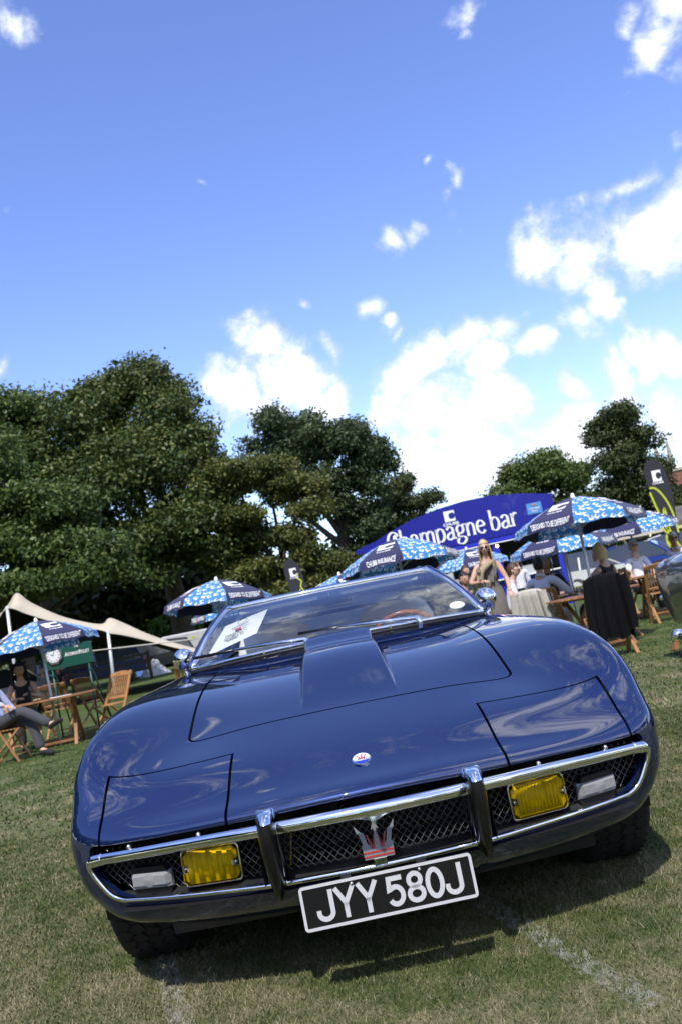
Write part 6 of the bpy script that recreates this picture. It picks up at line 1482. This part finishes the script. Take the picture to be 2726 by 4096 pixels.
person('man in white striped shirt seen from behind, seated in beige trousers', 2.99, 10.52, 152, 'sit', 0, ((.66, .66, .74), 'long'), (.42, .42, .58), ((.40, .36, .29), 'trousers'), hair=('black', 'short'), hands={'l': (-.30, -.42, .74), 'r': (.18, -.44, .76)}, lean=8)
person('dark haired man with glasses in white shirt, seated in profile', 2.84, 12.1, 78, 'sit', 1, ((.66, .64, .74), 'long'), None, ((.05, .05, .06), 'trousers'), hair=('brown', 'short'), glasses='clear', lean=10, nod=8)
person('bald man in white shirt and dark trousers standing with his back turned', 3.65, 15.0, 205, 'stand', 1, ((.70, .70, .76), 'long'), None, ((.02, .02, .025), 'trousers'), hair=('brown', 'bald'), headturn=40, scale=.86)
person('grey haired person in black sweater facing us across the table', 3.62, 12.6, -6, 'sit', 0, ((.012, .012, .013), 'long'), None, ((.02, .02, .02), 'trousers'), hair=('grey', 'bob'), hands={'l': (-.14, -.36, .76), 'r': (.14, -.36, .76)}, nod=10)
person('blonde woman in black strap top seated with her back to us', 3.84, 10.3, 215, 'sit', 1, ((.010, .010, .012), 'none'), None, ((.02, .02, .025), 'trousers'), hair=('blonde', 'bob'), hands={'l': (-.30, -.34, .86), 'r': (.05, -.42, .90)}, headturn=-60, female=True)
def neck(e, J, hc, HR): MB().tube([J['nb']+Vector((.07*math.cos(a), -.02+.07*math.sin(a), -.01-.05*max(0, -math.sin(a)))) for a in np.linspace(0, 2*PI, 18, endpoint=False)], .010, 6, closed=True).build('bead_necklace', PAPER, e)
person('white haired woman in sunglasses, white t-shirt and bead necklace', 5.46, 13.6, 2, 'sit', 1, ((.74, .74, .80), 'short'), None, ((.05, .05, .06), 'trousers'), hair=('white', 'short'), glasses='dark', shoes=(.6, .55, .52), female=True, extra=neck)
person('white haired man in lilac shirt resting chin on his hand', 6.36, 14.1, -8, 'sit', 2, ((.56, .52, .70), 'long'), None, ((.05, .05, .06), 'trousers'), hair=('white', 'short'), glasses='clear', hands={'l': (.0, -.14, 1.12), 'r': (.12, -.30, .80)}, lean=8)
person('person in dark green sweater half hidden behind the standing blonde woman', 2.52, 14.2, 40, 'stand', 0, ((.016, .035, .018), 'rolled'), None, ((.05, .05, .05), 'trousers'), hair=('brown', 'short'), hands={'l': (-.2, -.3, 1.05)}, scale=.86)
person('dark haired seated man low behind the right wing mirror', 2.16, 12.1, 20, 'sit', 2, ((.03, .03, .035), 'long'), None, ((.03, .03, .04), 'trousers'), hair=('black', 'short'))
person('man in white shirt seen through the windscreen', .62, 12.6, 30, 'stand', 1, ((.72, .70, .66), 'long'), None, ((.3, .28, .24), 'trousers'), hair=('brown', 'short'), scale=.9)
person('man in dark suit seen through the windscreen', .10, 12.2, -40, 'sit', 1, ((.03, .035, .06), 'long'), None, ((.03, .03, .05), 'trousers'), hair=('black', 'short'))
# ------------------------------------------------------------------ parked cars
def parked_car(lab, x, y, rz, col, length=4.3, w=1.72, h=1.42, estate=False, group='parked cars'):
    e = thing('parked_car', lab, 'car', (x, y, tz(x, y)), R(rz), group); L = length/2; P = mat('car_paint_%d' % len(MATS), col, .3, metal=.3, coat=.9)
    prof = [(-L, .38), (-L, .62), (-L+.06, .72), (-L+.9, .86), (L-.5 if estate else L-.75, .92), (L-.06, .86), (L, .66), (L, .36)]
    rows = []
    for t in np.linspace(-1, 1, 13):
        k = 1-.06*abs(t)**6; b = .06*abs(t)**8; rows.append([(q[0]*(1-.015*abs(t)**4), t*w/2, .30+(q[1]-.30)*(1-b)) for q in catmull2(prof, 4)])
    body = MB(); body.grid(rows)
    for r in (rows[0], rows[-1]): body.add(r, [tuple(range(len(r)))])
    bo = body.build('body', P, e)
    cab = [(-L+.85, .86), (-L+1.55, h-.04), (-L+1.9, h), (L-1.2, h), (L-.75 if not estate else L-.35, h-.06), (L-.25 if not estate else L-.12, .90)]
    def ring(t, s): return [(q[0], t*w/2*(.94-.20*max(0, (q[1]-.86)/(h-.86)))*s, q[1]) for q in cab]
    gl = MB(); gl.grid([ring(t, 1.0) for t in np.linspace(-1, 1, 7)], False)
    for t in (-1, 1): gl.add(ring(t, 1.0), [tuple(range(6))])
    gl.build('glazing', mat('dark_car_glass', (.03, .035, .04), .06, coat=1) if 'dark_car_glass' not in MATS else MATS['dark_car_glass'], e)
    rf = MB(); rf.grid([[(q[0], t*w/2*.755, q[1]+.012) for q in catmull2(cab[1:5], 3)] for t in np.linspace(-1, 1, 5)]); rf.build('roof', P, e)
    for t in (-1, 1):
        for i, j in ((0, 1), (3, 4), (4, 5)):
            a, b = ring(t, 1.005)[i], ring(t, 1.005)[j]; MB().bar(a, b, .05, .05).build('pillar', P, e)
        m = ring(t, 1.005); mid = .5; MB().bar((.15, m[2][1]*1.0, h-.03), (.2, t*w/2*.945, .88), .06, .04).build('pillar', P, e)
    for sx in (-L+.78, L-.82):
        for t in (-1, 1):
            wh = bpy.data.objects.new('wheel', None); COL.objects.link(wh); wh.parent = e; wh.location = (sx, t*(w/2-.09), .30); rot = Matrix.Rotation(R(90), 3, 'X')
            MB().lathe([(.18, -.10), (.27, -.10), (.30, -.07), (.30, .07), (.27, .10), (.18, .10)], 24, (0, 0, 0), rot).build('tyre', TYRE, wh); MB().lathe([(.001, .085), (.06, .08), (.19, .06), (.19, -.06), (.06, -.08), (.001, -.085)], 16, (0, 0, 0), rot).build('rim', ALU, wh)
    for t in (-.62, .62):
        MB().box((-L-.005, t*w/2, .66), (.05, .30, .14), bevel=.02).build('headlight', CLEARLENS, e); MB().box((L+.0, t*w/2*1.15, .72), (.05, .22, .24), bevel=.02).build('tail_light', REDENAMEL, e)
    return e
GL, GR = 'cars parked under the left trees', 'cars parked behind the right tables'
parked_car('dark blue estate car under the trees, left of the tree trunk', -10.3, 36, 14, (.02, .03, .09), 4.4, estate=True, group=GL)
parked_car('black estate car parked behind the green sign', -8.6, 39, 10, (.012, .014, .02), 4.4, estate=True, group=GL)
parked_car('dark car with pale roof line at the far left edge', -13.2, 34, 8, (.02, .025, .03), 4.5, h=1.5, group=GL)
parked_car('pale silver car at the left edge behind the seated man', -11.0, 25.5, 20, (.30, .31, .34), 4.3, group=GL)
parked_car('white hatchback with red tail light behind the seated blonde woman', 9.0, 29.5, 170, (.70, .70, .70), 4.0, h=1.35, group=GR)
parked_car('bright blue hatchback behind the white haired woman', 11.2, 29.5, 150, (.03, .07, .36), 3.9, h=1.45, group=GR)
parked_car('white car at the right edge behind the flag', 13.6, 31, 160, (.72, .72, .73), 4.4, h=1.55, group=GR)
parked_car('dark grey car between the parasol pole and the blue hatchback', 9.9, 33, 165, (.03, .035, .05), 4.4, h=1.55, group=GR)

# ------------------------------------------------------------------ grey classic car beside the blue one
def grey_car():
    GP = mat('grey_metallic_paint', (.085, .095, .11), rough=.32, metal=.6, coat=1.0, coatrough=.015)
    e = thing('classic_car', 'dark grey classic sports car cut by the right edge', 'car', (3.84, 1.62, tz(3.6, 5)), R(0))
    for ch in list(CAR.children):
        b = ch.name.split('.')[0]
        if b in ('body_shell', 'bonnet', 'headlight_cover', 'roof', 'roof_rail', 'rear_quarter', 'wheel', 'side_window', 'rear_window', 'windscreen', 'wheel_arch_liner', 'floor_pan', 'inner_panel', 'windscreen_pillar', 'bumper_bar', 'grille_duct'):
            c = copy_tree(ch, e)
            if c.type == 'MESH' and c.data.materials and c.data.materials[0] == PAINT:
                c.material_slots[0].link = 'OBJECT'; c.material_slots[0].material = GP
    e.scale = (1, 1, 1.06)
    MB().tube([(-.80, 4.50, .50), (-.74, 4.62, .50), (-.4, 4.70, .50), (0, 4.71, .50)], .022, 10).build('rear_bumper', CHROME, e)
grey_car()
cl = thing('chrome_lamp', 'chrome lamp bowl on two wooden blocks on the grass at the right edge', 'lamp', (3.44, 7.0, tz(3.3, 7)), 0, None, .85)
MB().lathe([(.001, .09), (.04, .085), (.075, .05), (.085, 0), (.08, -.02), (.001, -.02)], 20, (0, 0, .16), Matrix.Rotation(R(-70), 3, 'Y') @ Matrix.Rotation(R(30), 3, 'X')).build('lamp_bowl', CHROME, cl)
for sx in (-.07, .08): MB().box((sx, 0, .05), (.05, .12, .10), Matrix.Rotation(R(20 if sx < 0 else -20), 3, 'Y'), .005).build('wooden_block', TEAK2, cl)

# ------------------------------------------------------------------ generator trailer, tarpaulin, barrier
def trailer():
    e = thing('generator_trailer', 'long grey box trailer with small window and stickers behind the left parasol', 'trailer', (-6.9, 40, tz(-7, 40)), R(6)); W = mat('pale_grey_panel', (.42, .43, .43), .5, var=.06, vscale=2); D = mat('mid_grey_panel', (.22, .23, .23), .6)
    MB().box((.25, 0, 1.05), (2.6, 1.6, 1.05), bevel=.06).build('box_body', W, e); MB().box((-1.16, 0, 1.04), (.32, 1.56, 1.0), bevel=.05).build('end_panel', D, e)
    MB().box((0, .1, .33), (2.7, 1.4, .28)).build('chassis', BLACK, e)
    wf = MB().box((-.30, -.81, 1.12), (.24, .03, .36), bevel=.02).build('window', BLACK, e); MB().box((-.30, -.828, 1.13), (.18, .01, .28)).build('pane', MATS['dark_car_glass'], wf)
    for x in (-.72, .12, .62, 1.1): MB().box((x, -.803, 1.06), (.012, .012, .98)).build('panel_joint', D, e)
    rg = random.Random(4)
    for k in range(14): MB().box((-.9+2.3*rg.random(), -.806, .68+.75*rg.random()), (.03+.04*rg.random(), .008, .04+.04*rg.random())).build('sticker', rg.choice([BLACK, DARKMETAL, BLUEENAMEL]), e)
    for x in (-1.15, .36):
        m = MB(); fr = ((x, -.812, 1.25), (1, 0, .25), (-.25, 0, 1), (0, -1, 0)); ribbon(m, [(-.14, -.02), (.0, .03), (.14, .0)], .05, fr, (0, .006)); ribbon(m, [(-.08, .05), (.08, .08)], .03, fr, (0, .006)); m.build('yellow_decal', LIME, e)
trailer()
def tarp():
    n = 22; rg = np.random.default_rng(3); rows = []
    for j in range(n):
        row = []
        for i in range(n):
            u, v = i/(n-1)*2-1, j/(n-1)*2-1; r = math.hypot(u, v); hgt = max(0, 1-r**1.7)*.55*(1+.25*math.sin(5*u+1)*math.cos(4*v)); row.append((u*.68+.02*rg.normal(), v*.6, max(0, hgt+.045*rg.normal()*(r < 1))))
        rows.append(row)
    o = MB().grid(rows, False).build('tarpaulin', mat('crumpled_tarpaulin', (.42, .43, .42), .6, var=.15, vscale=3)); o.location = (-8.15, 38, tz(-8, 38)); tag(o, 'crumpled pale tarpaulin heap on the grass under the trees', 'tarpaulin')
tarp()
def fence(lab, x0, y0, x1, y1, n=5):
    e = thing('rail_fence', lab, 'fence', (x0, y0, tz(x0, y0))); d = Vector((x1-x0, y1-y0, 0))
    for k in range(n): p = d*(k/(n-1)); MB().box((p.x, p.y, .55), (.10, .10, 1.15)).build('post', DARKWOOD, e)
    for z in (.45, .75, 1.02): MB().bar((0, 0, z), (d.x, d.y, z), .05, .10).build('rail', DARKWOOD, e)
DARKWOOD = mat('dark_fence_wood', (.035, .028, .022), .9)
fence('dark post and rail fence in front of the left parked cars', -14.5, 31.5, -7.4, 33.5, 6)
bar_ = thing('stacked_boxes', 'pale blue and white boxes beside the trailer', 'boxes', (-9.0, 41, tz(-9, 41)))
for k, (x, z, c) in enumerate(((0, .25, (.5, .53, .6)), (.25, .75, (.6, .62, .66)), (-.45, .15, (.10, .2, .5)), (.3, 1.1, (.6, .6, .62)))): MB().box((x, 0, z), (.55, .4, .32), bevel=.02).build('box', mat('box_%d' % k, c, .6), bar_)

scr = thing('slatted_screen', 'pale slatted screen behind the parasols, seen through the windscreen of the blue car', 'screen', (-.4, 16.6, tz(0, 16)))
PALEWOOD = mat('pale_painted_wood', (.50, .52, .54), .6, var=.1, vscale=3); sm = MB().box((0, 0, .66), (.125, .02, 1.30), bevel=.003).mesh('slat'); sm.materials.append(PALEWOOD)
for k in range(30): part('slat', sm, scr, (-2.05+k*.14, 0, 0))
for z in (.25, 1.05): MB().box((0, .03, z), (4.2, .03, .08)).build('rail', PALEWOOD, scr)
# ------------------------------------------------------------------ buildings
BRICK = mat('red_brick', (.20, .085, .055), .85, var=.3, vscale=3, bump=.4, bscale=8, bdist=.02); STONE = mat('pale_stone', (.34, .30, .25), .85, var=.2, vscale=2); SLATE = mat('grey_slate', (.07, .07, .085), .6, var=.25, vscale=2)
YBRICK = mat('yellow_stock_brick', (.24, .16, .085), .85, var=.3, vscale=4, bump=.3, bscale=10, bdist=.01)
def cottage(lab, x, y, w, h, chim):
    e = thing('brick_cottage', lab, 'house', (x, y, 0)); MB().box((0, 0, h/2), (w, 3, h)).build('wall', BRICK, e)
    MB().prism([(-w/2-.2, h), (w/2+.2, h), (0, h+w*.42)], -1.7, 1.7, ((0, 0, 0), (1, 0, 0), (0, 0, 1), (0, 1, 0))).build('roof', mat('clay_tile', (.22, .10, .06), .85, var=.25, vscale=5), e)
    c = MB(); c.box((chim, -.5, h+w*.35), (.55, .5, 2.0)); co = c.build('chimney', BRICK, e); MB().box((chim, -.5, h+w*.35+1.0), (.72, .66, .2)).build('chimney_cap', DARKWOOD, co); MB().lathe([(.12, 0), (.10, .4), (.001, .4)], 10, (chim, -.5, h+w*.35+1.1)).build('chimney_pot', mat('orange_clay', (.40, .10, .03), .8) if 'orange_clay' not in MATS else MATS['orange_clay'], co)
cottage('red brick cottage with orange chimney pot among the left trees', -14.6, 71, 2.6, 1.2, -.1); cottage('red brick cottage roof behind the second left parasol', -11.2, 71, 2.2, .8, -.3)
def church():
    e = thing('church_tower', 'red brick church tower with pale stone pinnacle at the right edge', 'church', (37.4, 92, 0)); 
    rows = []
    MB().box((.2, 0, 4.2), (2.6, 3, 8.4)).build('tower_wall', BRICK, e); MB().box((.2, 0, 8.5), (2.9, 3.3, .3)).build('cornice', STONE, e)
    for x in (-1.0, 1.4): MB().prism([(-.32, 0), (.32, 0), (.20, 4.5), (0, 8.0), (-.1, 8.2), (-.32, 3)], -1.65, -1.5, ((x, 0, 0), (1, 0, 0), (0, 0, 1), (0, 1, 0))).build('buttress', STONE, e)
    MB().box((.1, 0, 9.1), (1.9, 2.2, 1.0), bevel=.1).build('parapet', STONE, e)
    for x in (-.6, .75): MB().prism([(-.22, 0), (.22, 0), (.18, 1.2), (0, 2.2), (-.18, 1.2)], -1.0, -.7, ((x, 0, 9.5), (1, 0, 0), (0, 0, 1), (0, 1, 0))).build('pinnacle', STONE, e)
    for z in (3.0, 6.0): MB().prism([(-.3, 0), (.3, 0), (.3, .9), (0, 1.3), (-.3, .9)], -1.54, -1.46, ((.2, 0, z), (1, 0, 0), (0, 0, 1), (0, 1, 0))).build('window', BLACK, e)
    MB().prism([(-.5, 4.6), (9, 4.4), (9, 0), (-.5, 0)], -2, 6, ((1.6, 0, 0), (1, 0, 0), (0, 0, 1), (0, 1, 0))).build('nave_roof', SLATE, e)
church()
def low_building():
    e = thing('pavilion', 'long low building with dark shallow roof behind the right parked cars', 'building', (16, 43, tz(16, 43)), R(4)); z = -tz(16, 43)
    MB().box((0, 1.5, .75), (18, 3, 1.5)).build('wall', YBRICK, e)
    MB().prism([(-1.2, 1.75), (3.2, 1.75), (3.2, 2.1), (1.0, 2.75), (-1.2, 1.95)], -9.4, 9.4, ((0, 0, .25), (0, 1, 0), (0, 0, 1), (1, 0, 0))).build('roof', mat('weathered_felt', (.10, .088, .075), .9, var=.3, vscale=1.5), e)
    MB().box((0, -1.2, 1.90), (18.8, .06, .16)).build('fascia', mat('cream_fascia', (.50, .44, .35), .6), e); MB().box((0, -.02, 1.12), (18, .06, .10)).build('sill_course', MATS['cream_fascia'], e)
    for k in range(9):
        x = -8+k*2; w = MB().box((x, -.03, 1.45), (1.3, .06, .50)).build('window', BLACK, e); MB().box((x, -.064, 1.45), (1.18, .01, .40)).build('pane', MATS['dark_car_glass'], w)
    for x in (-8.5, -5.5, -2.5, .5, 3.5, 6.5): MB().box((x, -1.0, .9), (.14, .14, 1.8)).build('post', STONE, e)
low_building()
